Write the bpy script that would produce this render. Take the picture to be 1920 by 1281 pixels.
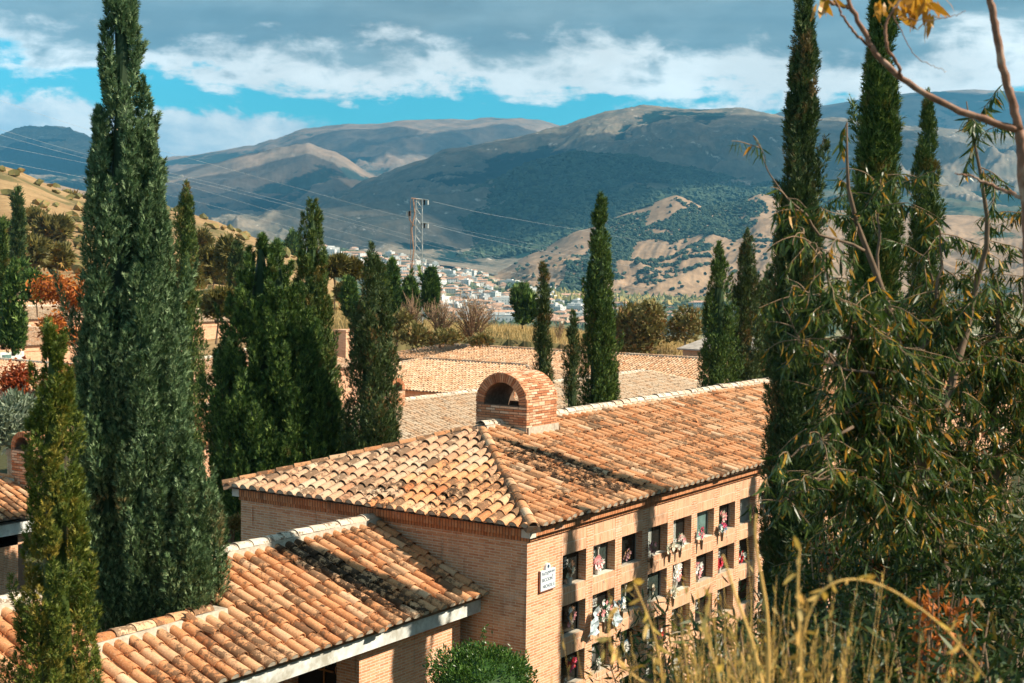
import bpy, bmesh, math, random
import numpy as np
from mathutils import Vector, Matrix
D = bpy.data
SC = bpy.context.scene
COL = SC.collection
for o in list(D.objects): D.objects.remove(o)

# ------------------------------------------------------------------ camera
F, PITCH, ROLL, YAW = 2634.9, 0.057807, 0.013251, 0.588963      # focal length in pixels of the 1920 px frame, radians
EYE = np.array([-20.62, -13.38, 4.96])
_r = np.array([math.sin(YAW), -math.cos(YAW), 0.0]); _fh = np.array([math.cos(YAW), math.sin(YAW), 0.0])
_fw = _fh*math.cos(PITCH)+np.array([0, 0, -math.sin(PITCH)]); _up = np.cross(_r, _fw)
cx_ = _r*math.cos(ROLL)+_up*math.sin(ROLL); cy_ = -_r*math.sin(ROLL)+_up*math.cos(ROLL)
cam = D.cameras.new('camera'); camo = D.objects.new('camera', cam); COL.objects.link(camo)
camo.matrix_world = Matrix(((cx_[0], cy_[0], -_fw[0], EYE[0]), (cx_[1], cy_[1], -_fw[1], EYE[1]), (cx_[2], cy_[2], -_fw[2], EYE[2]), (0, 0, 0, 1)))
cam.lens = 36*F/1920; cam.sensor_width = 36; cam.clip_start = 0.1; cam.clip_end = 60000
cam.dof.use_dof = True; cam.dof.focus_distance = 24; cam.dof.aperture_fstop = 6.3
SC.camera = camo

def ray(px, py):
    a, b = px-960, py-640.5
    u = a*math.cos(ROLL)+b*math.sin(ROLL); v = -a*math.sin(ROLL)+b*math.cos(ROLL)
    return (_r*u-_up*v+_fw*F)/F
def P(px, py, d):
    """point seen at photo pixel (px,py), d metres ahead of the camera"""
    q = ray(px, py); return EYE+q*(d/float(q@_fh))
def gx(px, d, py=488):
    q = P(px, py, d); return q[0], q[1]

# ------------------------------------------------------------------ sun, sky
SUN_AZ, SUN_EL = math.atan2(-1, 0.43), math.radians(40)
SUN = np.array([math.cos(SUN_AZ)*math.cos(SUN_EL), math.sin(SUN_AZ)*math.cos(SUN_EL), math.sin(SUN_EL)])
sl = D.lights.new('sun', 'SUN'); sl.energy = 5.0; sl.angle = math.radians(.53); sl.color = (1, .89, .72)
so = D.objects.new('sun', sl); COL.objects.link(so)
so.rotation_euler = Vector(-SUN).to_track_quat('-Z', 'Y').to_euler()
SC.view_settings.view_transform = 'Standard'; SC.view_settings.look = 'None'
SC.view_settings.exposure = 0.98; SC.view_settings.gamma = 1
SC.cycles.use_denoising = True
SC.cycles.max_bounces = 6; SC.cycles.diffuse_bounces = 3; SC.cycles.volume_bounces = 0; SC.cycles.transparent_max_bounces = 6
SC.cycles.transmission_bounces = 3; SC.cycles.glossy_bounces = 2

class NT:
    """tiny helper to write node trees as expressions"""
    def __init__(s, tree): s.t = tree; s.n = tree.nodes; s.l = tree.links
    def node(s, typ, **kw):
        n = s.n.new(typ)
        for k, v in kw.items(): setattr(n, k, v)
        return n
    def put(s, sock, v):
        if isinstance(v, bpy.types.NodeSocket): s.l.new(v, sock)
        else:
            if hasattr(sock.default_value, '__len__') and not isinstance(v, (int, float)):
                n = len(sock.default_value); v = tuple(v)[:n]+(1,)*(n-len(v))
            sock.default_value = v
    def m(s, op, a, b=None, c=None, clamp=False):
        n = s.node('ShaderNodeMath', operation=op); n.use_clamp = clamp; s.put(n.inputs[0], a)
        if b is not None: s.put(n.inputs[1], b)
        if c is not None: s.put(n.inputs[2], c)
        return n.outputs[0]
    def ss(s, x, a, b, to0=0., to1=1., kind='SMOOTHSTEP'):
        n = s.node('ShaderNodeMapRange', interpolation_type=kind)
        for k, v in zip((0, 1, 2, 3, 4), (x, a, b, to0, to1)): s.put(n.inputs[k], v)
        return n.outputs[0]
    def mix(s, f, a, b, mode='MIX'):
        n = s.node('ShaderNodeMix', data_type='RGBA', blend_type=mode); s.put(n.inputs[0], f); s.put(n.inputs[6], a); s.put(n.inputs[7], b)
        return n.outputs[2]
    def noise(s, vec, scale, detail=4, rough=.55, dist=0, color=False):
        n = s.node('ShaderNodeTexNoise'); s.put(n.inputs['Vector'], vec); n.inputs['Scale'].default_value = scale
        n.inputs['Detail'].default_value = detail; n.inputs['Roughness'].default_value = rough; n.inputs['Distortion'].default_value = dist
        return n.outputs[1 if color else 0]
    def xyz(s, v):
        n = s.node('ShaderNodeSeparateXYZ'); s.put(n.inputs[0], v); return n.outputs
    def vec(s, x, y, z):
        n = s.node('ShaderNodeCombineXYZ'); s.put(n.inputs[0], x); s.put(n.inputs[1], y); s.put(n.inputs[2], z); return n.outputs[0]
    def scale(s, v, sc):
        n = s.node('ShaderNodeMapping'); s.put(n.inputs[0], v); n.inputs['Scale'].default_value = sc; return n.outputs[0]
    def attr(s, name):
        n = s.node('ShaderNodeAttribute', attribute_name=name); return n.outputs['Fac']
    def ramp(s, f, stops):
        n = s.node('ShaderNodeValToRGB'); s.put(n.inputs[0], f); e = n.color_ramp.elements
        while len(e) < len(stops): e.new(.5)
        for k, (p, c) in enumerate(stops): e[k].position = p; e[k].color = tuple(c)+(1,)
        return n.outputs[0]

w = D.worlds.new('World'); SC.world = w; w.use_nodes = True
T = NT(w.node_tree); T.n.clear()
sky = T.node('ShaderNodeTexSky', sky_type='NISHITA'); sky.sun_disc = False
sky.sun_elevation = SUN_EL; sky.sun_rotation = math.pi/2-SUN_AZ; sky.altitude = 900; sky.air_density = 1.0; sky.dust_density = .3; sky.ozone_density = 2.5
tc = T.node('ShaderNodeTexCoord'); g = T.xyz(tc.outputs['Generated'])
# azimuth to the right of north-of-valley and elevation, radians
az = T.m('SUBTRACT', YAW, T.m('ARCTAN2', g[1], g[0])); el = T.m('ARCSINE', g[2])
pv = T.vec(az, el, 0)
skyc = T.mix(1, sky.outputs[0], (.13, .78, .76), 'MULTIPLY')
skyb = T.node('ShaderNodeBackground'); T.put(skyb.inputs[0], skyc); skyb.inputs[1].default_value = .11
n1 = T.noise(T.scale(pv, (7, 22, 1)), 1, 7, .58, .3)
n2 = T.noise(T.scale(pv, (26, 46, 1)), 1, 6, .6, .4)
n3 = T.noise(T.scale(pv, (2.5, 14, 3)), 1, 5, .55)
n4 = T.noise(T.scale(pv, (14, 26, 7)), 1, 8, .6, .2)
nn = T.m('ADD', T.m('MULTIPLY', T.m('SUBTRACT', n1, .5), .11), T.m('MULTIPLY', T.m('SUBTRACT', n4, .5), .085))
edge = T.m('ADD', el, nn)
deck = T.ss(T.m('ADD', edge, T.m('MULTIPLY', az, .03)), .110, .123)                                    # high grey cloud deck over the valley
# towering heaps low over the left hills
cum_top = T.m('ADD', T.m('ADD', .094, T.m('MULTIPLY', az, -.035)), T.m('MULTIPLY', T.m('SUBTRACT', n4, .5), .075))
cum = T.m('MULTIPLY', T.ss(T.m('SUBTRACT', cum_top, el), -.003, .006), T.ss(T.m('ADD', az, T.m('MULTIPLY', T.m('SUBTRACT', n1, .5), .12)), -.125, -.16))
cum2 = T.m('MULTIPLY', T.ss(n2, .52, .60), T.m('MULTIPLY', T.ss(el, .118, .102), T.ss(az, .03, .10)))
sm = T.m('MULTIPLY', T.ss(n2, .62, .72), T.ss(el, .09, .12))
cover = T.m('MAXIMUM', T.m('MAXIMUM', deck, cum), T.m('MAXIMUM', T.m('MULTIPLY', cum2, .9), T.m('MULTIPLY', sm, .45)))
# brightness of the deck: bright ragged foot, darker belly, paler patches higher
foot = T.ss(T.m('ADD', edge, T.m('MULTIPLY', T.m('SUBTRACT', n2, .5), .06)), .158, .128)
bell = T.ss(n3, .36, .66)
deckc = T.mix(foot, T.mix(bell, (.17, .27, .32), (.34, .46, .49)), (1.02, 1.08, 1.06))
det = T.ss(n4, .3, .75, .84, 1.14)
cumc = T.mix(T.ss(n4, .38, .62), (.56, .72, .80), (1.15, 1.18, 1.12))
cc = T.mix(T.ss(el, .118, .105), T.mix(1, deckc, T.vec(det, det, det), 'MULTIPLY'), cumc)
cb = T.node('ShaderNodeBackground'); T.put(cb.inputs[0], cc); cb.inputs[1].default_value = .66
ms = T.node('ShaderNodeMixShader'); T.put(ms.inputs[0], cover); T.l.new(skyb.outputs[0], ms.inputs[1]); T.l.new(cb.outputs[0], ms.inputs[2])
wo = T.node('ShaderNodeOutputWorld'); T.l.new(ms.outputs[0], wo.inputs[0])

# ------------------------------------------------------------------ object helpers
def prop(o, label=None, cat=None, group=None, kind=None):
    if label: o['label'] = label
    if cat: o['category'] = cat
    if group: o['group'] = group
    if kind: o['kind'] = kind
    return o
def empty(name, loc, label=None, cat=None, group=None):
    o = D.objects.new(name, None); COL.objects.link(o); o.location = Vector(tuple(map(float, loc))); o.empty_display_size = .2
    return prop(o, label, cat, group)
def link(name, me, parent=None):
    o = D.objects.new(name, me); COL.objects.link(o)
    if parent is not None:
        o.parent = parent
        root = parent
        loc = Vector((0, 0, 0)); q = parent
        while q is not None: loc = loc+q.location; q = q.parent
        o.location = -loc if me.get('world') else Vector((0, 0, 0))
    return o
def npmesh(name, V, faces, mats=(), attrs=None, midx=None, smooth=False, world=True):
    """faces: int array (n,3) or (n,4), or a list of such arrays"""
    if not isinstance(faces, (list, tuple)): faces = [faces]
    faces = [np.asarray(f, dtype=np.int32) for f in faces if len(f)]
    me = D.meshes.new(name); V = np.asarray(V, dtype=np.float32)
    me.vertices.add(len(V)); me.vertices.foreach_set('co', V.ravel())
    nl = sum(f.size for f in faces); npoly = sum(len(f) for f in faces)
    me.loops.add(nl); me.loops.foreach_set('vertex_index', np.concatenate([f.ravel() for f in faces]))
    tot = np.concatenate([np.full(len(f), f.shape[1], np.int32) for f in faces]); st = np.concatenate([[0], np.cumsum(tot)[:-1]]).astype(np.int32)
    me.polygons.add(npoly); me.polygons.foreach_set('loop_start', st); me.polygons.foreach_set('loop_total', tot)
    if midx is not None: me.polygons.foreach_set('material_index', np.asarray(midx, np.int32))
    me.polygons.foreach_set('use_smooth', np.full(npoly, bool(smooth)))
    for m in (mats if isinstance(mats, (list, tuple)) else [mats]): me.materials.append(m)
    for k, v in (attrs or {}).items():
        a = me.attributes.new(k, 'FLOAT', 'FACE'); a.data.foreach_set('value', np.asarray(v, np.float32))
    me.update(calc_edges=True); me['world'] = 1 if world else 0
    return me

class MB:
    """collects shapes in world metres and builds one mesh"""
    def __init__(s): s.v = []; s.q = []; s.t = []; s.qm = []; s.tm = []; s.n = 0
    def add(s, V, quads=(), tris=(), m=0):
        V = np.asarray(V, float).reshape(-1, 3)
        if len(quads): s.q.append(np.asarray(quads)+s.n); s.qm += [m]*len(quads)
        if len(tris): s.t.append(np.asarray(tris)+s.n); s.tm += [m]*len(tris)
        s.v.append(V); s.n += len(V)
    def box(s, x0, x1, y0, y1, z0, z1, m=0, M=None):
        V = np.array([(x, y, z) for z in (z0, z1) for y in (y0, y1) for x in (x0, x1)], float)
        if M is not None: V = V@M[:3, :3].T+M[:3, 3]
        s.add(V, [(0, 2, 3, 1), (4, 5, 7, 6), (0, 1, 5, 4), (2, 6, 7, 3), (0, 4, 6, 2), (1, 3, 7, 5)], m=m)
    def hull(s, V, m=0):      # 8 corner points in box order
        s.add(V, [(0, 2, 3, 1), (4, 5, 7, 6), (0, 1, 5, 4), (2, 6, 7, 3), (0, 4, 6, 2), (1, 3, 7, 5)], m=m)
    def tube(s, pts, rad, n=6, m=0, cap=True):
        pts = np.asarray(pts, float); k = len(pts); rad = np.broadcast_to(rad, (k,))
        tg = np.gradient(pts, axis=0); tg /= np.linalg.norm(tg, axis=1)[:, None]+1e-9
        ref = np.array([0, 0, 1.]) if abs(tg[0][2]) < .9 else np.array([1., 0, 0])
        V = []
        for i in range(k):
            a = np.cross(tg[i], ref); a /= np.linalg.norm(a)+1e-9; b = np.cross(tg[i], a); ref = np.cross(a, tg[i])
            for j in range(n):
                t = 2*math.pi*j/n; V.append(pts[i]+rad[i]*(a*math.cos(t)+b*math.sin(t)))
        Q = [(i*n+j, i*n+(j+1) % n, (i+1)*n+(j+1) % n, (i+1)*n+j) for i in range(k-1) for j in range(n)]
        Tt = []
        if cap:
            V += [pts[0], pts[-1]]; c0, c1 = k*n, k*n+1
            Tt = [(c0, (j+1) % n, j) for j in range(n)]+[(c1, (k-1)*n+j, (k-1)*n+(j+1) % n) for j in range(n)]
        s.add(V, Q, Tt, m)
    def build(s, name, mats, parent=None, smooth=False, attrs=None, obj=True):
        V = np.concatenate(s.v); fs = []; mi = []
        if s.q: fs.append(np.concatenate(s.q)); mi += s.qm
        if s.t: fs.append(np.concatenate(s.t)); mi += s.tm
        if not isinstance(mats, (list, tuple)): mats = [mats]
        me = npmesh(name, V, fs, mats, attrs, mi, smooth)
        return link(name, me, parent) if obj else me

# ------------------------------------------------------------------ materials
def mat(name, fn, rough=.8, spec=.3, bump=None):
    m = D.materials.new(name); m.use_nodes = True; t = NT(m.node_tree); t.n.clear()
    b = t.node('ShaderNodeBsdfPrincipled'); b.inputs['Roughness'].default_value = rough; b.inputs['Specular IOR Level'].default_value = spec
    o = t.node('ShaderNodeOutputMaterial'); t.l.new(b.outputs[0], o.inputs[0])
    r = fn(t, b)
    if r is not None: t.put(b.inputs['Base Color'], r)
    return m
def bump(t, b, h, strength=.5, dist=.01):
    n = t.node('ShaderNodeBump'); n.inputs['Strength'].default_value = strength; n.inputs['Distance'].default_value = dist
    t.put(n.inputs['Height'], h); t.l.new(n.outputs[0], b.inputs['Normal'])
def objc(t): return t.node('ShaderNodeTexCoord').outputs['Object']
def posn(t): return t.node('ShaderNodeNewGeometry').outputs['Position']

def brick_fn(c1, c2, mortar, soldier=False, row=.05, wid=.235, dirt=.5):
    def fn(t, b):
        p = t.xyz(posn(t)); n = t.xyz(t.node('ShaderNodeNewGeometry').outputs['True Normal'])
        selx = t.m('GREATER_THAN', t.m('ABSOLUTE', n[0]), .5); top = t.m('GREATER_THAN', t.m('ABSOLUTE', n[2]), .7)
        h = t.m('ADD', t.m('MULTIPLY', selx, p[1]), t.m('MULTIPLY', t.m('SUBTRACT', 1, selx), p[0]))
        zz = t.m('ADD', t.m('MULTIPLY', top, p[1]), t.m('MULTIPLY', t.m('SUBTRACT', 1, top), p[2]))
        v = t.vec(zz, h, 0) if soldier else t.vec(h, zz, 0)
        wob = t.noise(posn(t), 3, 2, .5, color=True)
        vm = t.node('ShaderNodeVectorMath', operation='MULTIPLY_ADD'); t.put(vm.inputs[0], wob); vm.inputs[1].default_value = (.008, .008, 0); t.put(vm.inputs[2], v)
        br = t.node('ShaderNodeTexBrick'); t.put(br.inputs['Vector'], vm.outputs[0]); br.inputs['Scale'].default_value = 1
        br.inputs['Brick Width'].default_value = wid; br.inputs['Row Height'].default_value = row; br.inputs['Mortar Size'].default_value = .009
        br.inputs['Mortar Smooth'].default_value = .35; br.inputs['Bias'].default_value = -.1
        br.offset = 0 if soldier else .5
        br.inputs['Color1'].default_value = tuple(c1)+(1,); br.inputs['Color2'].default_value = tuple(c2)+(1,); br.inputs['Mortar'].default_value = tuple(mortar)+(1,)
        f = t.noise(t.scale(v, (5, 21, 1)), 1, 3, .6); g2 = t.noise(posn(t), 1.1, 5, .65); g3 = t.noise(posn(t), 45, 3, .6)
        c = t.mix(t.ss(f, .5, .72), br.outputs[0], t.mix(.5, br.outputs[0], (.62, .40, .25)))
        c = t.mix(t.ss(f, .44, .28), c, t.mix(.45, c, (.30, .10, .045)))
        c = t.mix(t.m('MULTIPLY', t.ss(g2, .50, .80), dirt), c, (.12, .085, .055))
        st1 = t.noise(t.scale(posn(t), (5, 5, .45)), 1, 4, .65); st2 = t.noise(t.scale(posn(t), (1.7, 1.7, 1.2)), 1, 5, .7)
        c = t.mix(t.m('MULTIPLY', t.ss(st1, .56, .74), .55), c, (.13, .075, .045)); c = t.mix(t.m('MULTIPLY', t.ss(st2, .58, .72), .4), c, (.76, .58, .48))
        k = t.ss(g3, .2, .8, .86, 1.12); c = t.mix(1, c, t.vec(k, k, k), 'MULTIPLY')
        bump(t, b, t.m('ADD', t.m('MULTIPLY', t.m('SUBTRACT', 1, br.outputs[1]), 1.), t.m('MULTIPLY', g3, .5)), .7, .006)
        return c
    return fn
BC1, BC2, BMO = (.74, .38, .21), (.56, .215, .10), (.72, .56, .42)
M_brick = mat('brick_wall', brick_fn(BC1, BC2, BMO), .85, .2)
M_soldier = mat('brick_soldier', brick_fn(BC1, BC2, BMO, True), .85, .2)
M_frieze = mat('brick_frieze', brick_fn((.64, .27, .12), (.42, .14, .055), (.16, .08, .045), True, .066, .7), .85, .2)

def simple(name, col, rough=.8, var=.15, sc=6, spec=.3, metal=0, bumpd=0, tint=None):
    def fn(t, b):
        n = t.noise(posn(t), sc, 5, .6); k = t.ss(n, .25, .75, 1-var, 1+var); c = t.mix(1, col, t.vec(k, k, k), 'MULTIPLY')
        if tint: c = t.mix(t.ss(t.noise(posn(t), sc*.35, 5, .7), .48, .7), c, tint)
        b.inputs['Metallic'].default_value = metal
        if bumpd: bump(t, b, n, .6, bumpd)
        return c
    return mat(name, fn, rough, spec)
M_mortar = simple('lime_mortar', (.45, .39, .31), .9, .22, 14, .1, bumpd=.01, tint=(.30, .25, .19))
M_white = simple('whitewashed_concrete', (.60, .61, .58), .8, .22, 5, .2, tint=(.36, .34, .28))
M_stone = simple('pale_stone', (.62, .58, .50), .8, .12, 8, .2)
M_black = simple('polished_black_granite', (.014, .015, .014), .18, .3, 30, .5)
M_green = simple('dark_green_marble', (.035, .05, .045), .2, .4, 12, .5)
M_greyst = simple('grey_marble', (.30, .32, .29), .3, .25, 9, .4)
M_teal = simple('greenish_glass', (.10, .17, .16), .08, .5, 3, .6)
M_lett = simple('white_lettering', (.72, .74, .70), .6, .05, 5)
M_iron = simple('dark_iron', (.03, .025, .02), .5, .3, 20)
M_bronze = simple('bronze_cross', (.42, .18, .06), .45, .2, 20, .5, .5)
M_galv = simple('galvanised_steel', (.34, .36, .35), .5, .15, 5, .4, .2)
M_cable = simple('rusty_cable', (.42, .24, .16), .7, .2, 5)
M_wire = simple('power_wire', (.42, .45, .47), .5, .1, 1, .4)
M_plaque = simple('glazed_plaque', (.66, .72, .76), .25, .06, 20, .5)
M_blue = simple('blue_glaze', (.03, .06, .12), .4, .1, 5)
M_clayd = simple('clay_edge', (.42, .17, .07), .8, .2, 10)
M_dark = simple('painted_dark', (.012, .012, .011), .9, .1, 3, .05)

def tile_fn(a, bcol, ccol, moss=.5, pale=(.60, .42, .27)):
    def fn(t, b):
        r = t.attr('rnd'); r2 = t.attr('rnd2'); st = t.attr('stain_shade'); p = posn(t)
        c = t.ramp(r, [(0, a), (.35, bcol), (.7, ccol), (1, pale)])
        n1 = t.ss(t.noise(p, 8, 6, .7), .22, .78, 0., 1., 'LINEAR'); n2 = t.noise(p, 38, 4, .65); n3 = t.noise(p, 110, 3, .6)
        k = t.ss(n2, .25, .8, .80, 1.14); c = t.mix(1, c, t.vec(k, k, k), 'MULTIPLY')
        # pale lime bloom
        c = t.mix(t.m('MULTIPLY', t.ss(n2, .52, .7), .35), c, (.62, .50, .36))
        # brown-grey lichen, more on some tiles
        thr = t.m('SUBTRACT', .59, t.m('MULTIPLY', t.m('ADD', t.m('MULTIPLY', r2, r2), -.22), .20*moss*2))
        mm = t.m('ADD', t.m('MULTIPLY', n1, .62), t.m('MULTIPLY', n2, .38))
        c = t.mix(t.m('MULTIPLY', t.ss(mm, t.m('SUBTRACT', thr, .035), t.m('ADD', thr, .03)), .80), c, t.mix(t.ss(n3, .35, .7), (.06, .034, .02), (.20, .12, .07)))
        sthr = t.m('SUBTRACT', 1.0, t.m('MULTIPLY', st, .62))
        c = t.mix(t.m('MULTIPLY', t.ss(mm, t.m('SUBTRACT', sthr, .05), t.m('ADD', sthr, .04)), .93), c, t.mix(t.ss(n3, .45, .7), (.022, .014, .009), (.10, .055, .03)))  # black growth on the tiles and painted tree-shade bands share this darkening
        bump(t, b, t.m('ADD', n2, t.m('MULTIPLY', n3, .5)), .6, .006)
        return c
    return fn
M_tile = mat('roof_tile', tile_fn((.42, .155, .06), (.60, .265, .115), (.62, .34, .18), .62, (.68, .46, .29)), .85, .15)
M_tile2 = mat('roof_tile_grey', tile_fn((.42, .19, .10), (.53, .30, .18), (.52, .35, .23), .62, (.58, .43, .30)), .88, .12)
M_tilef = mat('roof_tile_far', tile_fn((.53, .27, .14), (.62, .37, .22), (.65, .43, .28), .16, (.70, .52, .37)), .85, .12)
M_tilep = mat('roof_tile_pale', tile_fn((.55, .32, .18), (.62, .42, .27), (.62, .46, .32), .15, (.66, .52, .38)), .85, .12)
M_cap = mat('ridge_cap_tile', tile_fn((.58, .42, .30), (.64, .52, .40), (.60, .52, .42), .2, (.66, .58, .47)), .85, .12)
M_under = simple('tile_bed', (.20, .13, .085), .9, .3, 8)

def foliage(name, c1, c2, c3, patch=None, patch_at=.6, trans=.25, rough=.6, psc=1.2):
    """leaf colour varies leaf by leaf, and in natural patches of another tint"""
    m = D.materials.new(name); m.use_nodes = True; t = NT(m.node_tree); t.n.clear()
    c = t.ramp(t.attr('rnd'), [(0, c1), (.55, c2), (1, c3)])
    if patch:
        n = t.noise(posn(t), psc, 4, .6)
        c = t.mix(t.ss(t.m('ADD', n, t.m('MULTIPLY', t.m('SUBTRACT', t.attr('tone'), .5), .3)), patch_at, patch_at+.12), c, patch)
    b = t.node('ShaderNodeBsdfPrincipled'); t.put(b.inputs['Base Color'], c); b.inputs['Roughness'].default_value = rough; b.inputs['Specular IOR Level'].default_value = .3
    tr = t.node('ShaderNodeBsdfTranslucent'); t.put(tr.inputs[0], t.mix(1, c, (1.2, 1.25, .7), 'MULTIPLY'))
    mx = t.node('ShaderNodeMixShader'); mx.inputs[0].default_value = trans; t.l.new(b.outputs[0], mx.inputs[1]); t.l.new(tr.outputs[0], mx.inputs[2])
    o = t.node('ShaderNodeOutputMaterial'); t.l.new(mx.outputs[0], o.inputs[0]); return m
M_bark = simple('grey_bark', (.16, .11, .075), .9, .3, 10, .1, bumpd=.01)
M_barkr = simple('reddish_bark', (.22, .10, .055), .6, .35, 25, .3, bumpd=.004, tint=(.40, .26, .18))
M_barkp = simple('pale_bark', (.42, .36, .30), .8, .2, 15, .1)
# ------------------------------------------------------------------ tiled roofs
PT = .25                                                          # tile column spacing
def tile_field(name, O, e, s, ncol, smax, mats, parent, rng, smin=None, seg=6, ends=True, channel=True, stain_shade=None, which=None, expo=.36, sag=0.0):
    """barrel tiles in columns running up the vector s; smax(x) limits each column. One mesh, one tile = one shell."""
    O, e, s = (np.asarray(q, float) for q in (O, e, s)); n = np.cross(e, s)
    xs, ys, ln, colr, colj = [], [], [], [], []
    for i in range(ncol):
        x = (i+.5)*PT; top = smax(x); bot = smin(x) if smin else 0
        if top-bot < .1: continue
        ph = rng.uniform(-.012, .012); cr = rng.random(); cj = rng.normal(0, .006)
        k = 0
        while bot+k*expo+ph < top-.06:
            y0 = bot+k*expo+(ph if k else ph*.6); l = min(.43, top-y0+.05); l = max(l, .12)
            xs.append(x+cj); ys.append(y0); ln.append(l); colr.append(cr); k += 1
    N = len(xs); xs, ys, ln, colr = map(np.array, (xs, ys, ln, colr))
    jx = rng.normal(0, .005, N); yaw = rng.normal(0, .018, N); lift = rng.normal(0, .0045, N); rs = rng.uniform(.94, 1.06, N)
    slip = rng.random(N) < .028; ys = ys-np.where(slip, rng.uniform(.02, .07, N), 0); yaw = np.where(slip, yaw*3, yaw)
    vv, ff, at = [], [], dict(rnd=[], rnd2=[], stain_shade=[]); mi = []; base = 0
    r1 = np.clip(rng.normal(.5, .26, N)*.75+colr*.25, 0, 1); r2 = rng.random(N)
    stv = np.array([stain_shade(a, b) for a, b in zip(xs, ys)]) if stain_shade else np.zeros(N)
    wm = np.array([which(a, b) for a, b in zip(xs, ys)]) if which else np.zeros(N, int)
    def emit(ang, c0, rl, ru, thick, conv, dx, yoff, hsel, hl, hu):
        nonlocal base
        k = len(ang); ca, sa = np.cos(ang), np.sin(ang)
        def ring(r, yy, h):
            X = dx+xs[:, None]+jx[:, None]+r*rs[:, None]*sa[None]*1.0
            Z = h+c0+r*rs[:, None]*ca[None]*.92
            X = X+yaw[:, None]*(yy[:, None]-ys[:, None])
            return np.stack([X, np.repeat(yy[:, None], k, 1), Z], -1)
        h0 = (hl+lift)[:, None] if conv else np.full((N, 1), hl); h1 = (hu+lift)[:, None] if conv else np.full((N, 1), hu)
        A = ring(rl, ys+yoff, h0); B = ring(ru, ys+yoff+ln, h1); rings = [A, B]
        if ends: rings += [ring(rl-thick, ys+yoff+.001, h0), A]
        R = np.concatenate(rings, 1); nv = R.shape[1]
        Vw = O+R[..., 0:1]*e+R[..., 1:2]*s+R[..., 2:3]*n
        q = []
        for j in range(k-1):
            q.append((j, j+1, k+j+1, k+j))
            if ends: q.append((2*k+j, 2*k+j+1, 3*k+j+1, 3*k+j))
        q = np.array(q); Fq = (q[None]+(np.arange(N)*nv)[:, None, None]).reshape(-1, 4)+base
        vv.append(Vw.reshape(-1, 3)); ff.append(Fq); base += N*nv; c = len(q)
        at['rnd'].append(np.repeat(r1 if conv else (r1*.6+.1), c)); at['rnd2'].append(np.repeat(r2, c)); at['stain_shade'].append(np.repeat(stv, c)); mi.append(np.repeat(wm, c))
    emit(np.linspace(-1.5, 1.5, seg+1), .02, .098 if channel else .088, .080 if channel else .074, .014, True, 0, 0, None, .030, .006)
    if channel: emit(np.linspace(math.pi-1.25, math.pi+1.25, 4), .085, .086, .096, -.012, False, PT/2, .03, None, .014, .0)
    tri = []
    if channel:      # the open ends at the eave are stopped with mortar
        fi = [i for i in range(N) if i == 0 or xs[i]-xs[i-1] > PT*.5]; an = np.linspace(-1.5, 1.5, 9); mats = (list(mats) if isinstance(mats, (list, tuple)) else [mats])+[M_mortar]; n_m = len(mats)-1
        for i in fi:
            R_ = np.array([(xs[i]+jx[i]+.088*math.sin(a_), ys[i]+.004, .05+.088*math.cos(a_)*.92) for a_ in an]+[(xs[i]+jx[i], ys[i]+.004, .045)])
            vv.append(O+R_[:, 0:1]*e+R_[:, 1:2]*s+R_[:, 2:3]*n); tri += [(base+9, base+j+1, base+j) for j in range(8)]; base += 10
        for k in at: at[k].append(np.full(len(tri), .5))
        mi.append(np.full(len(tri), n_m))
    me = npmesh(name, np.concatenate(vv), [np.concatenate(ff)]+([np.array(tri)] if tri else []), mats, {k: np.concatenate(v) for k, v in at.items()}, np.concatenate(mi), smooth=True)
    return link(name, me, parent)

def cap_line(name, A, B, mats, parent, rng, rad=.13, expo=.37, bed=.05, depth=.13, flat=.78, bedname='mortar_bed', jit=1.):
    """half-round cap tiles in a row from A up to B, on a strip of mortar"""
    A, B = np.asarray(A, float), np.asarray(B, float); L = np.linalg.norm(B-A); t = (B-A)/L
    side = np.cross(t, (0, 0, 1)); side /= np.linalg.norm(side); up = np.cross(side, t)
    m = MB(); rn = []; n = int(L/expo); ang = np.linspace(-1.45, 1.45, 9)
    for i in range(n):
        o = A+t*(i*expo+rng.normal(0, .008)*jit); l = expo+.05; a = rng.normal(0, .012)*jit; h = rng.normal(0, .004)*jit+.014
        V = []
        for (yy, r, hh) in ((0, rad, h), (l, rad*.90, h-.014), (.001, rad-.016, h), (0, rad, h)):
            for q in ang: V.append(o+t*yy+side*(r*math.sin(q)+a*yy)+up*(hh+r*math.cos(q)*flat))
        k = len(ang); Q = []
        for j in range(k-1): Q += [(j, j+1, k+j+1, k+j), (2*k+j, 2*k+j+1, 3*k+j+1, 3*k+j)]
        m.add(V, Q); rn += [rng.random()]*len(Q)
    rn = np.array(rn); ob = m.build(name, mats[0], parent, True, attrs=dict(rnd=rn, rnd2=(rn*7.3) % 1, stain_shade=rn*0))
    b = MB(); K = max(4, int(L/.15)); wv = bed+rad
    for i in range(K):
        f0, f1 = i/K, (i+1)/K; V = []
        for zz in (-depth, .012):
            for sgn in (-1, 1):
                for f in (f0, f1):
                    wob = .012*math.sin(37*f+sgn)+.008*math.sin(91*f)
                    V.append(A+t*(f*L)+side*sgn*(wv*(.80 if zz > 0 else 1.05)+wob)+up*zz)
        b.hull([V[k] for k in (0, 1, 2, 3, 4, 5, 6, 7)])
    b.build(bedname, mats[1], ob if False else parent)
    return ob

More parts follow.
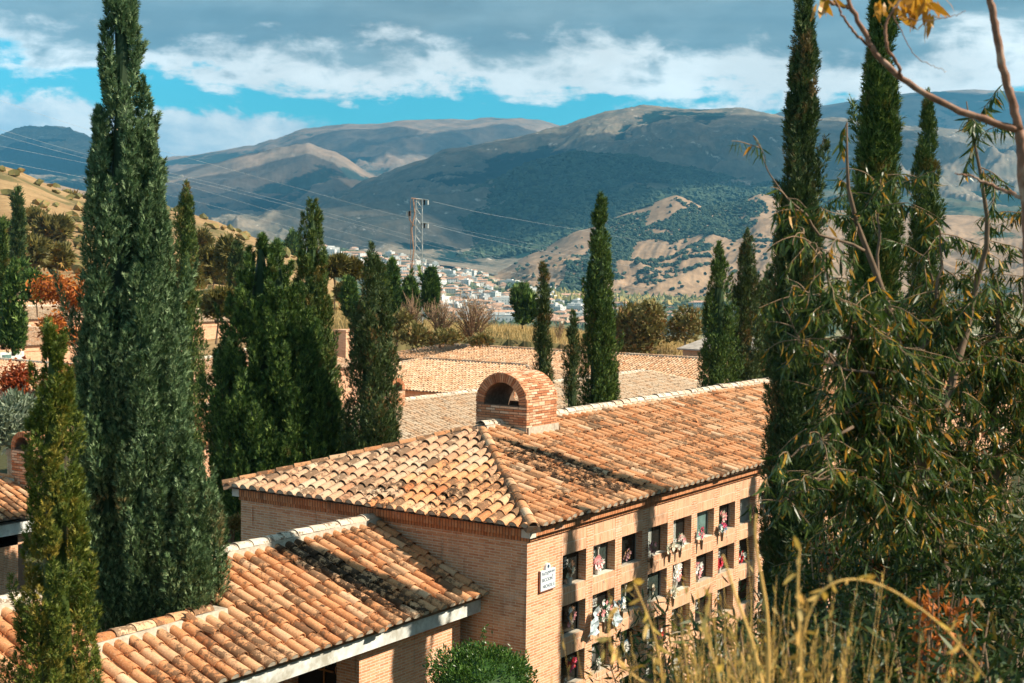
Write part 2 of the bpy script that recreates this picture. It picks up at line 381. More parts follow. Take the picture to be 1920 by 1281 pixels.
# ------------------------------------------------------------------ brick chimneys with a round-headed opening
M_brg = None
def brickgeo_fn(t, b):
    c = t.ramp(t.attr('rnd'), [(0, (.36, .13, .06)), (.35, (.52, .23, .115)), (.7, (.62, .36, .22)), (1, (.68, .48, .33))])
    n = t.noise(posn(t), 30, 4, .6); k = t.ss(n, .25, .75, .84, 1.12); c = t.mix(1, c, t.vec(k, k, k), 'MULTIPLY')
    d = t.noise(posn(t), 2.6, 5, .7); c = t.mix(t.m('MULTIPLY', t.ss(d, .56, .72), .75), c, (.07, .045, .03))
    bump(t, b, n, .6, .006); return c
M_brg = mat('laid_brick', brickgeo_fn, .85, .15)
M_mortd = simple('brick_joint', (.20, .13, .09), .95, .3, 12, .05, tint=(.16, .11, .08))

def chimney(parent, o, fwd, w, length, ztop, zbase, rng, fine=True, ring=.2, sill=None):
    """o: ground-plan centre of the front face; fwd: axis pointing into the chimney. Local frame x across, y inward."""
    fwd = np.asarray(fwd, float); acr = np.array([fwd[1], -fwd[0], 0.]); R = w/2; zc = ztop-R
    if sill is None: sill = zc-.03
    ri = R-ring
    def W(x, y, z): return np.array([o[0], o[1], 0])+acr*x+fwd*y+np.array([0, 0, z])
    m = MB(); rn = []
    def bx(xa, xb, ya, yb, za, zb):
        m.hull([W(x, y, z) for z in (za, zb) for y in (ya, yb) for x in (xa, xb)]); rn.extend([rng.random()]*6)
    core = MB()
    def cb(xa, xb, ya, yb, za, zb): core.hull([W(x, y, z) for z in (za, zb) for y in (ya, yb) for x in (xa, xb)])
    course = .055 if fine else .075; bl = .24; j = .014 if fine else .018; g = .012
    # side walls, front and back walls under the sill (mortar core inset, bricks proud)
    for sx in (-1, 1): cb(*sorted((sx*(R-g), sx*ri)), g, length-g, zbase, zc)
    cb(-ri, ri, g, .2, zbase, sill-g); cb(-ri, ri, length-.2, length-g, zbase, sill-g)
    nr = int((zc-zbase)/course)+1
    for k in range(nr):
        z1 = zc-k*course; z0 = z1-course+j; off = (k % 2)*bl/2
        for sx in (-1, 1):
            y = -off
            while y < length:
                a, b2 = max(y, 0), min(y+bl-j, length)
                if b2-a > .03: bx(*sorted((sx*R+rng.normal(0, .0015), sx*(R-.03))), a, b2, z0, z1-j*.0)
                y += bl
        if z1 <= sill+.001:
            for yy in ((0, .03), (length-.03, length)):
                x = -R+.03-off
                while x < R-.03:
                    a, b2 = max(x, -R+.031), min(x+bl-j, R-.031)
                    if b2-a > .03: bx(a, b2, yy[0]+rng.normal(0, .0015), yy[1], z0, z1)
                    x += bl
    # barrel vault: courses laid along the length
    nc = int(math.pi*R/course)
    for k in range(nc):
        a0, a1 = math.pi*k/nc, math.pi*(k+1)/nc-j/R; off = (k % 2)*bl/2; y = -off
        while y < length:
            ya, yb = max(y, .0), min(y+bl-j, length)
            if yb-ya > .03:
                rr = R+rng.normal(0, .0025)
                m.hull([W(math.cos(q)*r, yy, zc+math.sin(q)*r) for r in (R-.03, rr) for yy in (ya, yb) for q in (a1, a0)]); rn.extend([rng.random()]*6)
            y += bl
    for k in range(24):
        a0, a1 = math.pi*k/24, math.pi*(k+1)/24
        core.hull([W(math.cos(q)*r, yy, zc+math.sin(q)*r) for r in (ri, R-g) for yy in (g, length-g) for q in (a1, a0)])
    # voussoirs on both faces
    nv = int(math.pi*(R-.05)/(.062 if fine else .09))
    for yy in ((-.006, .05), (length-.05, length+.006)):
        for k in range(nv):
            a0, a1 = math.pi*(k+.10)/nv, math.pi*(k+.84)/nv; e2 = rng.normal(0, .004)
            m.hull([W(math.cos(q)*r, y, zc+math.sin(q)*r) for r in (ri-.004, R+.004+e2) for y in (yy[0]+e2, yy[1]) for q in (a1, a0)]); rn.extend([rng.random()*.55]*6)
    c = core.build('chimney', M_mortd, parent)
    rn = np.array(rn); m.build('brickwork', M_brg, c, attrs=dict(rnd=rn))
    return c, W

def vsub(a, b): return np.asarray(a, float)-np.asarray(b, float)
def hip_building(name, label, u0, u1, v0, v1, ze, slope_deg, axis='u', L1hip=True, L2hip=True, group=None, cat='building', oh=.25, tm=M_tilef, capm=M_cap, zg=-6, detail=False, wallm=M_brick, seed=1, stain_shade=None, which=None, back=True, wall=True):
    """rectangular brick building with a hipped tile roof; the ridge runs along axis"""
    rng = np.random.default_rng(seed); T0 = empty(name, ((u0+u1)/2, (v0+v1)/2, zg), label, cat, group)
    th = math.radians(slope_deg); c, s_ = math.cos(th), math.sin(th)
    U0, U1, V0, V1 = u0-oh, u1+oh, v0-oh, v1+oh
    half = ((V1-V0) if axis == 'u' else (U1-U0))/2
    kw = dict(seg=6 if detail else 4, ends=detail or True, channel=detail)
    def lim(Ltot, ended):      # long faces clipped by hips at either end
        def f(x):
            d = half
            if L1hip: d = min(d, x)
            if L2hip: d = min(d, Ltot-x)
            return (d-.06)/c
        return f
    def lim_end(x): return (min(x, 2*half-x)-.06)/c
    def rev(f, Ltot): return lambda x: f(Ltot-x)
    st = stain_shade or {}
    wh = which or {}
    if axis == 'u':
        Lt = U1-U0; nl = int(round(Lt/PT)); ne = int(round((V1-V0)/PT))
        tile_field('roof_slope', (U0, V0, ze), (1, 0, 0), (0, c, s_), nl, lim(Lt, 1), tm, T0, rng, stain_shade=st.get('front'), which=wh.get('front'), **kw)
        if L1hip: tile_field('roof_slope', (U0, V1, ze), (0, -1, 0), (c, 0, s_), ne, lim_end, tm, T0, rng, stain_shade=st.get('end'), which=wh.get('end'), **kw)
        if back: tile_field('roof_slope', (U1, V1, ze), (-1, 0, 0), (0, -c, s_), nl, rev(lim(Lt, 1), Lt) if L1hip != L2hip else lim(Lt, 1), tm, T0, rng, **kw)
        if L2hip and back: tile_field('roof_slope', (U1, V0, ze), (0, 1, 0), (-c, 0, s_), ne, lim_end, tm, T0, rng, **kw)
        r0 = np.array([U0+(half if L1hip else 0), (V0+V1)/2, ze+half*s_/c]); r1 = np.array([U1-(half if L2hip else 0), (V0+V1)/2, ze+half*s_/c])
        cor0 = [(U0, V0), (U0, V1)]; cor1 = [(U1, V0), (U1, V1)]
    else:
        Lt = V1-V0; nl = int(round(Lt/PT)); ne = int(round((U1-U0)/PT))
        tile_field('roof_slope', (U0, V1, ze), (0, -1, 0), (c, 0, s_), nl, rev(lim(Lt, 1), Lt), tm, T0, rng, stain_shade=st.get('front'), **kw)
        if L1hip: tile_field('roof_slope', (U0, V0, ze), (1, 0, 0), (0, c, s_), ne, lim_end, tm, T0, rng, **kw)
        r0 = np.array([(U0+U1)/2, V0+(half if L1hip else 0), ze+half*s_/c]); r1 = np.array([(U0+U1)/2, V1-(half if L2hip else 0), ze+half*s_/c])
        cor0 = [(U0, V0), (U1, V0)]; cor1 = [(U0, V1), (U1, V1)]
    up = np.array([0, 0, .07])
    cap_line('ridge_tiles', r0+up, r1+up, (capm, M_mortar), T0, rng, depth=.14 if detail else .12, bed=.05)
    if L1hip:
        for q in cor0: cap_line('hip_tiles', np.array([q[0]+.02*np.sign(r0[0]-q[0]), q[1], ze+.07]), r0+up*.9, ((tm[0] if isinstance(tm, (list, tuple)) else tm), M_mortar if not detail else M_under), T0, rng, rad=.10, bed=.03, depth=.10)
    if L2hip:
        for q in cor1: cap_line('hip_tiles', np.array([q[0], q[1], ze+.07]), r1+up*.9, ((tm[0] if isinstance(tm, (list, tuple)) else tm), M_mortar), T0, rng, rad=.10, bed=.03, depth=.10)
    # boarding under the tiles
    b = MB(); R0, R1 = r0-[0, 0, .02], r1-[0, 0, .02]; zz = ze-.0
    e4 = [np.array([U0+.04, V0+.04, zz]), np.array([U1-.04, V0+.04, zz]), np.array([U1-.04, V1-.04, zz]), np.array([U0+.04, V1-.04, zz])]
    V = e4+[R0, R1]
    if axis == 'u': b.add(V, [(0, 1, 5, 4), (2, 3, 4, 5), (3, 2, 1, 0)], [(3, 0, 4), (1, 2, 5)])
    else: b.add(V, [(3, 0, 4, 5), (1, 2, 5, 4), (3, 2, 1, 0)], [(0, 1, 4), (2, 3, 5)])
    b.build('roof_deck', M_under, T0)
    if wall:
        m = MB(); m.box(u0, u1, v0, v1, zg, ze-.38); m.build('wall', wallm, T0)
        m = MB(); m.box(u0-.05, u1+.05, v0-.05, v1+.05, ze-.38, ze-.02); m.build('cornice', M_soldier, T0)
    return T0, r0, r1

# ------------------------------------------------------------------ main building
Wd, Lm, ZG = 6.98, 33.0, -4.2
rngm = np.random.default_rng(5)
def stain_shade_main(x, y):  # the slanting dark band paints a cypress shadow along with black stains
    u = x-.28
    s0 = 0
    for (a, wdt, ya, yb, k) in ((2.6, .16, .9, 3.3, .9), (3.05, .3, .5, 2.9, .8), (3.6, .3, .1, 2.2, .85), (4.1, .2, .0, 1.2, .8), (1.55, .3, .0, .9, .75), (5.6, .2, .3, 1.8, .6), (8.8, .3, 0, 1.5, .5), (12, .6, 0, 2, .5), (16, .5, .5, 3, .5)):
        if abs(u-a) < wdt and ya < y < yb: s0 = max(s0, k)
    return max(s0, .28)
MAIN, R0, R1 = hip_building('columbarium_building', 'long brick burial-niche building with hipped terracotta roof and arched brick chimney', 0, Lm, 0, Wd, .26, 16.8, 'u', True, True, oh=.28,
    tm=[M_tile, M_tile2], capm=M_cap, zg=ZG, detail=True, seed=11, wall=False, stain_shade=dict(front=stain_shade_main, end=lambda x, y: .75 if (3.6 < x < 4.3 and y < .9) or (5.0 < x < 5.6 and y < .8) else .2),
    which=dict(end=lambda x, y: 1 if x < 3.9+.25*math.sin(y*5) or y > 2.0+.3*math.sin(x*9) else 0, front=lambda x, y: 0))
P0, PW, PP, NH, NQ, NZ, DEP = 1.184, .846, 1.105, .615, .951, -.4525, .17
NB = 28
m = MB()       # brick body: plain corner pier, pilasters between the niches, side and back walls
m.box(0, P0, 0, .3, ZG-.3, 0)
for i in range(NB-1): m.box(P0+i*PP+PW, P0+(i+1)*PP, 0, .26, ZG-.3, 0)
m.box(P0+(NB-1)*PP+PW, Lm, 0, .3, ZG-.3, 0)
m.box(0, .3, .3, Wd, ZG-.3, 0); m.box(.3, Lm, Wd-.3, Wd, ZG-.3, 0); m.box(Lm-.3, Lm, .3, Wd-.3, ZG-.3, 0)
# upright brick courses between the rows of niches
for i in range(NB):
    x0, x1 = P0+i*PP, P0+i*PP+PW
    m.box(x0, x1, .0015, .26, NZ, -.001, 1)
    for r in range(3): m.box(x0, x1, .0015, .26, NZ-(r+1)*NQ, NZ-r*NQ-NH, 1)
    m.box(x0, x1, .0015, .26, ZG-.3, NZ-3*NQ-NH, 1)
body = m.build('wall', [M_brick, M_soldier], MAIN)
m = MB(); m.box(.3, Lm-.3, .262, .45, ZG, 0); m.build('niche_back', M_dark, MAIN)
m = MB()       # projecting cornice of two upright courses
def frame_ring(m, p, z0, z1):
    m.box(-p, Lm+p, -p, .1, z0, z1); m.box(-p, .1, .1, Wd-.1, z0, z1); m.box(-p, Lm+p, Wd-.1, Wd+p, z0, z1); m.box(Lm-.1, Lm+p, .1, Wd-.1, z0, z1)
frame_ring(m, .04, .002, .085); frame_ring(m, .13, .10, .30)
m.build('cornice', M_frieze, MAIN)
m = MB(); frame_ring(m, .02, .085, .10); m.build('cornice_joint', M_under, MAIN)
for (x, y) in ((-.136, -.136), (-.136, Wd-.05)):
    m = MB(); m.box(x, x+.19, y, y+.19, .088, .303); m.build('corner_block', M_stone, MAIN)
m = MB()       # shallow blind panels sunk in the end wall: raised borders
for (a, b) in ((.42, 3.2), (3.75, 6.6)):
    for (y0, y1, z0, z1) in ((a-.05, a, -.62, -.12), (b, b+.05, -.62, -.12)): pass
m.box(-.022, 0, .001, .30, ZG-.2, -.003); m.box(-.022, 0, Wd-.32, Wd-.001, ZG-.2, -.003); m.box(-.022, 0, .30, Wd-.32, ZG-.2, -.46); m.box(-.022, 0, .30, Wd-.32, -.10, -.003)
m.build('wall_relief', M_brick, MAIN)
ch, W_ = chimney(MAIN, (4.2, 3.46), (1, 0, 0), 1.32, 1.22, 2.55, 1.0, rngm)
m = MB(); m.box(4.23, 5.44, 2.765, 2.80, 1.02, 1.42); m.box(4.19, 4.2, 2.80, 4.1, 1.12, 1.40); m.build('plaster_skirt', M_mortar, ch)

# gravestones closing the niches
def glyphs(m, x0, x1, z, h, y, rng, dens=.9):
    """a line of small carved strokes, as illegible as it is in the distance"""
    x = x0
    while x < x1-.01:
        if rng.random() < .17: x += h*.5; continue
        wv = h*rng.uniform(.45, .75); t = h*.2
        m.box(x, x+t, y-.003, y, z, z+h)
        k = rng.random()
        if k < .7: m.box(x+t, x+wv, y-.003, y, z+h-t, z+h)
        if k > .3: m.box(x+t, x+wv, y-.003, y, z, z+t)
        if k > .5: m.box(x+wv-t*.8, x+wv, y-.003, y, z+t, z+h-t)
        x += wv+h*.22
STY = {}
kinds = [['black', 'green', 'black', 'half', 'half', 'teal', 'glass', 'grey', 'black'], ['glass', 'black', 'green', 'greenh', 'half', 'pink', 'black', 'black', 'black'], ['glass', 'greyh', 'black', 'half', 'black', 'black', 'black', 'black', 'black']]
rg = np.random.default_rng(8)
for r in range(4):
    for i in range(12):
        k = kinds[r][i] if r < 3 and i < 9 else ('black', 'green', 'grey', 'black')[int(rg.integers(4))]
        x0, x1 = P0+i*PP, P0+i*PP+PW; z1 = NZ-r*NQ; z0 = z1-NH; y = DEP
        base = dict(black=M_black, green=M_green, half=M_black, teal=M_teal, glass=M_black, grey=M_greyst, greenh=M_green, pink=M_black, greyh=M_black)[k]
        m = MB(); m.box(x0, x1, y, y+.085, z0, z1); st = m.build('gravestone', base, MAIN)
        if k in ('half', 'greyh', 'pink', 'greenh'):
            m = MB(); w2 = .42 if k != 'pink' else .3
            m.box(x0+.005, x0+w2, y-.012, y, z0+.03, z1-.07); m.build('name_panel', {'half': M_greyst, 'greyh': simple('slate_panel', (.10, .10, .09), .4, .3, 20), 'pink': simple('pink_stone', (.42, .24, .18), .5, .2, 20), 'greenh': M_green}[k], st)
        yy = y-.012 if k in ('half', 'greyh', 'pink', 'greenh') else y
        if k != 'glass' and k != 'teal' and (r, i) not in ((0, 2), (1, 2)):
            m = MB(); xs = x0+.03; xe = x0+(.36 if k in ('half', 'greyh', 'greenh', 'green') else .5)
            if k == 'pink': xe = x0+.25
            nl = 8 if k in ('half', 'greenh') else 4
            for q in range(nl):
                hh = .042 if q < 2 else .032; a = rg.uniform(0, .06); glyphs(m, xs+a, xe-rg.uniform(0, .08), z1-.15-q*.055, hh, yy, rg)
            m.build('carved_marking', M_lett if k != 'grey' else M_blue, st)
        if k == 'green':       # little column carved beside the text
            m = MB(); xc = x0+.44
            for (a, b, rr) in ((z0+.06, z1-.12, .02), (z1-.13, z1-.09, .035), (z0+.02, z0+.07, .035)): m.tube([(xc, y-.02, a), (xc, y-.02, b)], rr, 8)
            m.box(x0+.01, x0+.5, y-.035, y, z1-.085, z1-.045); m.build('stone_column', M_stone, st)
        if k in ('glass', 'teal', 'grey', 'greenh') or (r, i) in ((0, 2), (1, 0), (2, 0)):     # metal frame of a glazed door
            m = MB(); t = .014
            m.box(x0, x0+t, y-.03, y-.012, z0, z1); m.box(x1-t-.004, x1-.004, y-.03, y-.012, z0, z1); m.box(x0+t, x1-t-.004, y-.03, y-.012, z0, z0+t); m.box(x0+t, x1-t-.004, y-.03, y-.012, z1-t, z1)
            m.build('door_frame', M_galv, st)
        if k == 'teal':
            m = MB(); m.box(x0+.1, x0+.36, y-.006, y, z0+.1, z1-.12); m.build('name_panel', M_greyst, st)
        m = MB(); m.box(x0, x1, .03, y, z0, z0+.008); m.build('niche_sill', M_stone if (r, i) in ((0, 1), (0, 3), (0, 4), (0, 5), (1, 4)) else M_mortar, MAIN)
# painted niche numbers are too small to read: only their dark specks on the band under each niche
m = MB()
for r in range(3):
    for i in range(9):
        xc = P0+i*PP+PW*.5; zc = NZ-r*NQ-NH-.17
        for q in range(2): glyphs(m, xc-.03+q*.035, xc-.008+q*.035, zc, .035, .0015, rg)
m.build('number_marking', simple('faded_paint', (.20, .22, .20), .8), MAIN)

# plaque on the sunlit corner
PL = empty('wall_plaque', (.62, 0, -.8), 'small glazed white plaque with a round crest on top, fixed on the sunlit brick corner', 'plaque')
m = MB(); x0, x1, z0, z1, y = .375, .865, -.965, -.60, -.045
m.box(x0, x1, y, .0, z0, z1)
pan = m.build('panel', M_plaque, PL)
m = MB()
pts = [(math.cos(t)*.085, math.sin(t)*.10) for t in np.linspace(0, math.pi, 12)]
V = [(.62+a, yy, z1+b+.02) for yy in (y, 0) for a, b in pts]; k = 12
m.add(V, [(i, i+1, k+i+1, k+i) for i in range(k-1)], [(0, i+1, i) for i in range(1, k-1)])
m.box(.535, .705, y, 0, z1+.001, z1+.022); m.build('crest', M_plaque, PL)
m = MB(); m.tube([(.62, y-.004, z1+.06), (.62, y+.001, z1+.06)], [.03, .03], 12); m.build('crest_emblem', M_blue, PL)
m = MB(); m.box(x0-.022, x0, -.03, 0, z0-.01, z1+.006); m.box(x0-.022, x1+.008, -.04, 0, z0-.022, z0); m.box(x1, x1+.008, -.04, 0, z0, z1+.006); m.build('frame', simple('plaque_edge', (.24, .08, .04), .6), PL)
def text(body, size, loc, m_, parent, name='lettering', rot=(math.pi/2, 0, 0), ext=.001):
    cu = D.curves.new(name, 'FONT'); cu.body = body; cu.size = size; cu.extrude = ext; cu.materials.append(m_)
    tmp = D.objects.new('lettering_curve', cu); me = D.meshes.new_from_object(tmp); D.objects.remove(tmp)
    o = D.objects.new(name, me); COL.objects.link(o); o.rotation_euler = rot
    L = Vector((0, 0, 0)); q = parent
    while q is not None: L += q.location; q = q.parent
    o.parent = parent; o.location = Vector(loc)-L; return o
text('PATIO', .085, (x0+.03, y-.002, -.69), M_blue, pan); text('TERCERO', .052, (x0+.24, y-.002, -.665), M_blue, pan); text('Sª', .06, (x0+.37, y-.002, -.745), M_blue, pan)
text('SECCION', .085, (x0+.03, y-.002, -.80), M_blue, pan); text('NICHOS: E', .085, (x0+.06, y-.002, -.92), M_blue, pan)

# ------------------------------------------------------------------ lower wing beside the end wall
AN = empty('columbarium_wing', (-5, 2.3, ZG), 'low brick wing with stained terracotta roof and pale concrete eave beam, nearest the camera', 'building')
ath = math.radians(22.2); ac, as_ = math.cos(ath), math.sin(ath); AU = -13.0; AV, AZ = .83, -1.10
NU0, NU1, NV = -7.75, -5.25, 2.22      # notch in the roof where a cypress grows through
def amax(x):
    u = AU+x
    return ((NV if NU0 < u < NU1 else 3.42)-AV-.05)/ac
def stain_shade_an(x, y):  # the darkest neighbouring columns paint a cypress shadow over real stains
    u = AU+x; s0 = .25
    for (a, wdt, ya, yb, k) in ((-2.45, .13, .0, 2.6, .9), (-2.7, .13, .6, 2.6, .92), (-2.2, .13, 0, 2.0, .9), (-1.95, .13, 0, 1.3, .8), (-2.95, .13, 1.6, 2.7, .8), (-3.6, .13, .2, 1.5, .5), (-4.6, .2, 0, 1.2, .55)):
        if abs(u-a+.45*(y-1.2)*0) < wdt and ya < y < yb: s0 = max(s0, k)
    return s0
rnga = np.random.default_rng(21)
tile_field('roof_slope', (AU, AV, AZ), (1, 0, 0), (0, ac, as_), int(-AU/PT), amax, [M_tile], AN, rnga, stain_shade=stain_shade_an)
zr = AZ+(3.42-AV)*as_/ac
bth = math.radians(22.2)
tile_field('roof_slope', (0, 5.4, zr-(5.4-3.42)*math.tan(bth)), (-1, 0, 0), (0, -math.cos(bth), math.sin(bth)), int(-AU/PT), lambda x: (0 if 5.1 < x < 7.9 else (5.4-3.47)/math.cos(bth)), [M_tile], AN, rnga)
zt = zr+.09
cap_line('ridge_tiles', (NU1, 3.44, zt), (-.02, 3.44, zt), (M_cap, M_mortar), AN, rnga, depth=.19, bed=.05)
cap_line('ridge_tiles', (AU, 3.44, zt), (NU0, 3.44, zt), (M_cap, M_mortar), AN, rnga, depth=.19, bed=.05)
zn = AZ+(NV-AV)*as_/ac+.07
cap_line('ridge_tiles', (NU0, NV+.03, zn), (NU1, NV+.03, zn), (M_tile, M_mortar), AN, rnga, depth=.18, bed=.06)
m = MB()
def deck_strip(m, ua, ub, va, vb, drop=.0):
    za, zb = AZ+(va-AV)*as_/ac-drop, AZ+(vb-AV)*as_/ac-drop
    m.hull([(u, v, z-dz) for dz in (.10, 0) for (v, z) in ((va, za), (vb, zb)) for u in (ua, ub)])
deck_strip(m, NU1, -.001, AV+.12, 3.42); deck_strip(m, AU, NU0, AV+.12, 3.42); deck_strip(m, NU0, NU1, AV+.12, NV)
m.box(NU1, -.001, 3.44, 5.3, zr-.75, zr-.72)
m.build('roof_deck', M_under, AN)
m = MB(); m.box(AU, -.006, .985, 1.22, -1.40, -1.13); m.box(AU, -.006, 1.03, 1.22, -1.13, -1.10); m.build('eave_beam', M_white, AN)
m = MB(); PU = -3.12
m.box(PU, -.30, 1.235, 1.55, ZG-.3, -1.405); m.box(-.30, -.006, 1.50, 1.7, ZG-.3, -1.405); m.box(PU-.2, -.006, 4.4, 4.7, ZG, -1.0)
# side wall with the gate opening (between v 1.75 and 2.75)
m.box(PU, PU+.28, 1.55, 1.72, ZG-.3, -1.405); m.box(PU, PU+.28, 2.72, 3.3, ZG-.3, -1.405)
m.box(AU, PU-.001, 4.2, 4.4, ZG, -1.1)
for uu in (-6.2, -9.4, -12.6): m.box(uu, uu+.6, 1.24, 1.6, ZG-.3, -1.405)
m.build('wall', M_brick, AN)
m = MB(); m.box(PU+.002, PU+.28, 1.722, 2.718, -1.65, -1.406); m.build('lintel', M_soldier, AN)
gt = MB(); gt.box(PU+.16, PU+.19, 1.722, 2.718, ZG, -1.622); gate = gt.build('gate', M_black, AN)
m = MB(); zc = -2.02; yc = 2.12
m.box(PU+.135, PU+.155, yc-.015, yc+.015, zc-.5, zc+.2); m.box(PU+.1355, PU+.1545, yc-.2, yc+.2, zc+.04, zc+.07); m.build('cross', M_bronze, gate)
for yy in (1.80, 2.52):
    m = MB(); pts = [(PU+.14, yy+.07*math.cos(t), zc+.1+.09*math.sin(t)) for t in np.linspace(0, 2*math.pi, 17)]; m.tube(pts, .007, 5, cap=False); m.build('ring', M_bronze, gate)
m = MB(); m.tube([(-.10, 1.46, ZG), (-.10, 1.46, -1.38)], [.035, .035], 8); m.build('drainpipe', M_galv, AN)
# ------------------------------------------------------------------ other cemetery buildings, down the terraces
M_tilef2 = mat('roof_tile_farthest', tile_fn((.48, .23, .115), (.56, .32, .18), (.60, .38, .24), .3, (.64, .46, .31)), .85, .12)
BB, b0, b1 = hip_building('niche_building', 'brick building with pale roof and small arched chimney, directly behind the big arched chimney', 19.3, 49.5, 19.0, 25.9, -2.05, 16.8, 'u', seed=31, zg=-6.2, tm=M_tilep)
chimney(BB, (23.9, 22.9), (0, -1, 0), 1.0, 1.0, .15, -1.6, np.random.default_rng(3), fine=False, ring=.17)
BC1, c0, c1 = hip_building('niche_building', 'nearer of two long parallel brick buildings with pale tiled roofs behind the arched chimney', 45.0, 56.2, 27.5, 46.5, -2.82, 13.2, 'v', seed=32, zg=-6.4, tm=M_tilef, capm=M_tilef, oh=.3)
BC2, d0, d1 = hip_building('niche_building', 'farthest long brick building, its pale tiled roof against the dry grass field', 58.6, 70.5, 17.0, 55.5, -3.0, 13.5, 'v', seed=33, zg=-6.4, tm=M_tilef2, capm=M_tilef, oh=.3)
chimney(BC1, (50.4, 45.3), (0, 1, 0), 1.05, 1.5, .45, -2.2, np.random.default_rng(4), fine=False, ring=.16)
p = P(1310, 700, 62); 
# low lean-to shed with a weathered flat roof against the far building
def at_z(px, py, z):
    q = ray(px, py); return EYE+q*((z-EYE[2])/q[2])
a = P(1216, 668, 92); b_ = P(1330, 672, 88)
SH = empty('tiled_shed', ((a[0]+b_[0])/2, (a[1]+b_[1])/2, -6), 'low reddish brick shed with grey weathered roof, left of the group of three cypresses', 'shed')
m = MB(); X0 = 66.2; ya, yb = 12.0, a[1]+.2
m.box(X0, X0+4, ya, yb, -6, -.95); m.build('wall', M_brick, SH)
m = MB(); m.hull([(x, y, z-dz) for dz in (.1, 0) for y in (ya-.3, yb+.3) for x, z in ((X0-.35, -.93), (X0+4.2, -.35))]); m.build('roof', simple('weathered_roof', (.36, .31, .27), .9, .3, 2.5, tint=(.22, .18, .15)), SH)
cap_line('ridge_tiles', (X0+4.1, ya-.3, -.34), (X0+4.1, yb+.2, -.34), (M_cap, M_mortar), SH, np.random.default_rng(2))

# wing at the left with a white eave beam
A2, e0, e1 = hip_building('columbarium_wing', 'orange tiled wing at the left edge with a white eave beam and arched brick chimney', -22, 6.8, 19.5, 26.3, -2.35, 20, 'u', seed=41, zg=-6.0, tm=M_tile, group=None, wall=False)
m = MB(); m.box(-22, 6.8, 19.45, 19.75, -2.82, -2.50); m.build('eave_beam', M_white, A2)
m = MB(); m.box(-22, 6.8, 23, 26.3, -6, -2.4)
for uu in (-20, -15.4, -10.8, -6.2, -1.6, 3.0): m.box(uu, uu+1.2, 19.8, 20.1, -6, -2.83)
m.box(-22, 6.8, 19.8, 20.1, -3.2, -2.83)
m.build('wall', M_brick, A2)
m = MB(); m.box(-22, 6.8, 22.9, 22.99, -6, -2.4); m.build('painted_dark', M_dark, A2)  # near-black sheet painted in for the shade behind the piers
q = P(41, 850, 40.3)
chimney(A2, (q[0]-.0, q[1]), (1, 0, 0), .98, 1.0, q[2]+.62, -1.9, np.random.default_rng(6), fine=False, ring=.15)
A3, _, _ = hip_building('niche_building', 'tiled roof corner showing between the two biggest dark cypresses', 20, 33.2, 34.5, 41.0, -1.2, 17, 'u', seed=42, zg=-6.2, tm=M_tilef)
A3b, _, _ = hip_building('niche_building', 'lower tiled roof in the shade between the two biggest dark cypresses', 12.5, 24.0, 25.6, 31.5, -2.2, 18, 'u', seed=46, zg=-6.2, tm=M_tile)
q = P(34, 735, 82)
C3, _, _ = hip_building('niche_building', 'terracotta roof behind the olive tree and red-leaved branches at the left edge', q[0], q[0]+9, q[1]-5.5, q[1]+16, q[2]+.05, 14, 'v', seed=43, zg=-8, tm=M_tilef)
q = P(40, 655, 100)
A4, _, _ = hip_building('niche_building', 'brick building with a small white-framed window at the left edge below the dark cypresses', q[0]-9, q[0]+7, q[1], q[1]+7, q[2]+.2, 17, 'u', seed=44, zg=-8, tm=M_tilef)
m = MB(); w_ = P(14, 672, 99.6); fr = MB(); fr.box(w_[0]-1.0, w_[0]+1.0, q[1]-.06, q[1]+.02, w_[2]-.55, w_[2]+.5); wf = fr.build('window', M_white, A4)
m.box(w_[0]-1.0+.15, w_[0]-.1, q[1]-.075, q[1]-.05, w_[2]-.3, w_[2]+.3); m.build('pane', M_teal, wf)
q = P(640, 662, 82)
A6, _, _ = hip_building('niche_building', 'small tiled roof with a square brick stack, half hidden behind cypresses', q[0]-8, q[0]+2.2, q[1], q[1]+6.5, q[2]-.9, 17, 'u', seed=45, zg=-8, tm=M_tilef)
m = MB(); q2 = P(647, 640, 86); m.box(q2[0]-.45, q2[0]+.45, q2[1]-.45, q2[1]+.45, q2[2]-1.8, q2[2]+.6); m.box(q2[0]-.52, q2[0]+.52, q2[1]-.52, q2[1]+.52, q2[2]+.6, q2[2]+.72); m.build('brick_stack', M_brick, A6)
for i, (px, py, d, lab) in enumerate(((118, 598, 112, 'upper pale roof seen through the orange-leaved tree'), (52, 556, 125, 'highest pale roof on the left hillside, above the dark cypress'), (375, 605, 118, 'far tiled roof with a railing right of the tall cypress'))):
    q = P(px, py, d)
    hip_building('niche_building', lab, q[0]-6, q[0]+7, q[1], q[1]+6, q[2], 15, 'u', seed=50+i, zg=-8, tm=M_tilep)

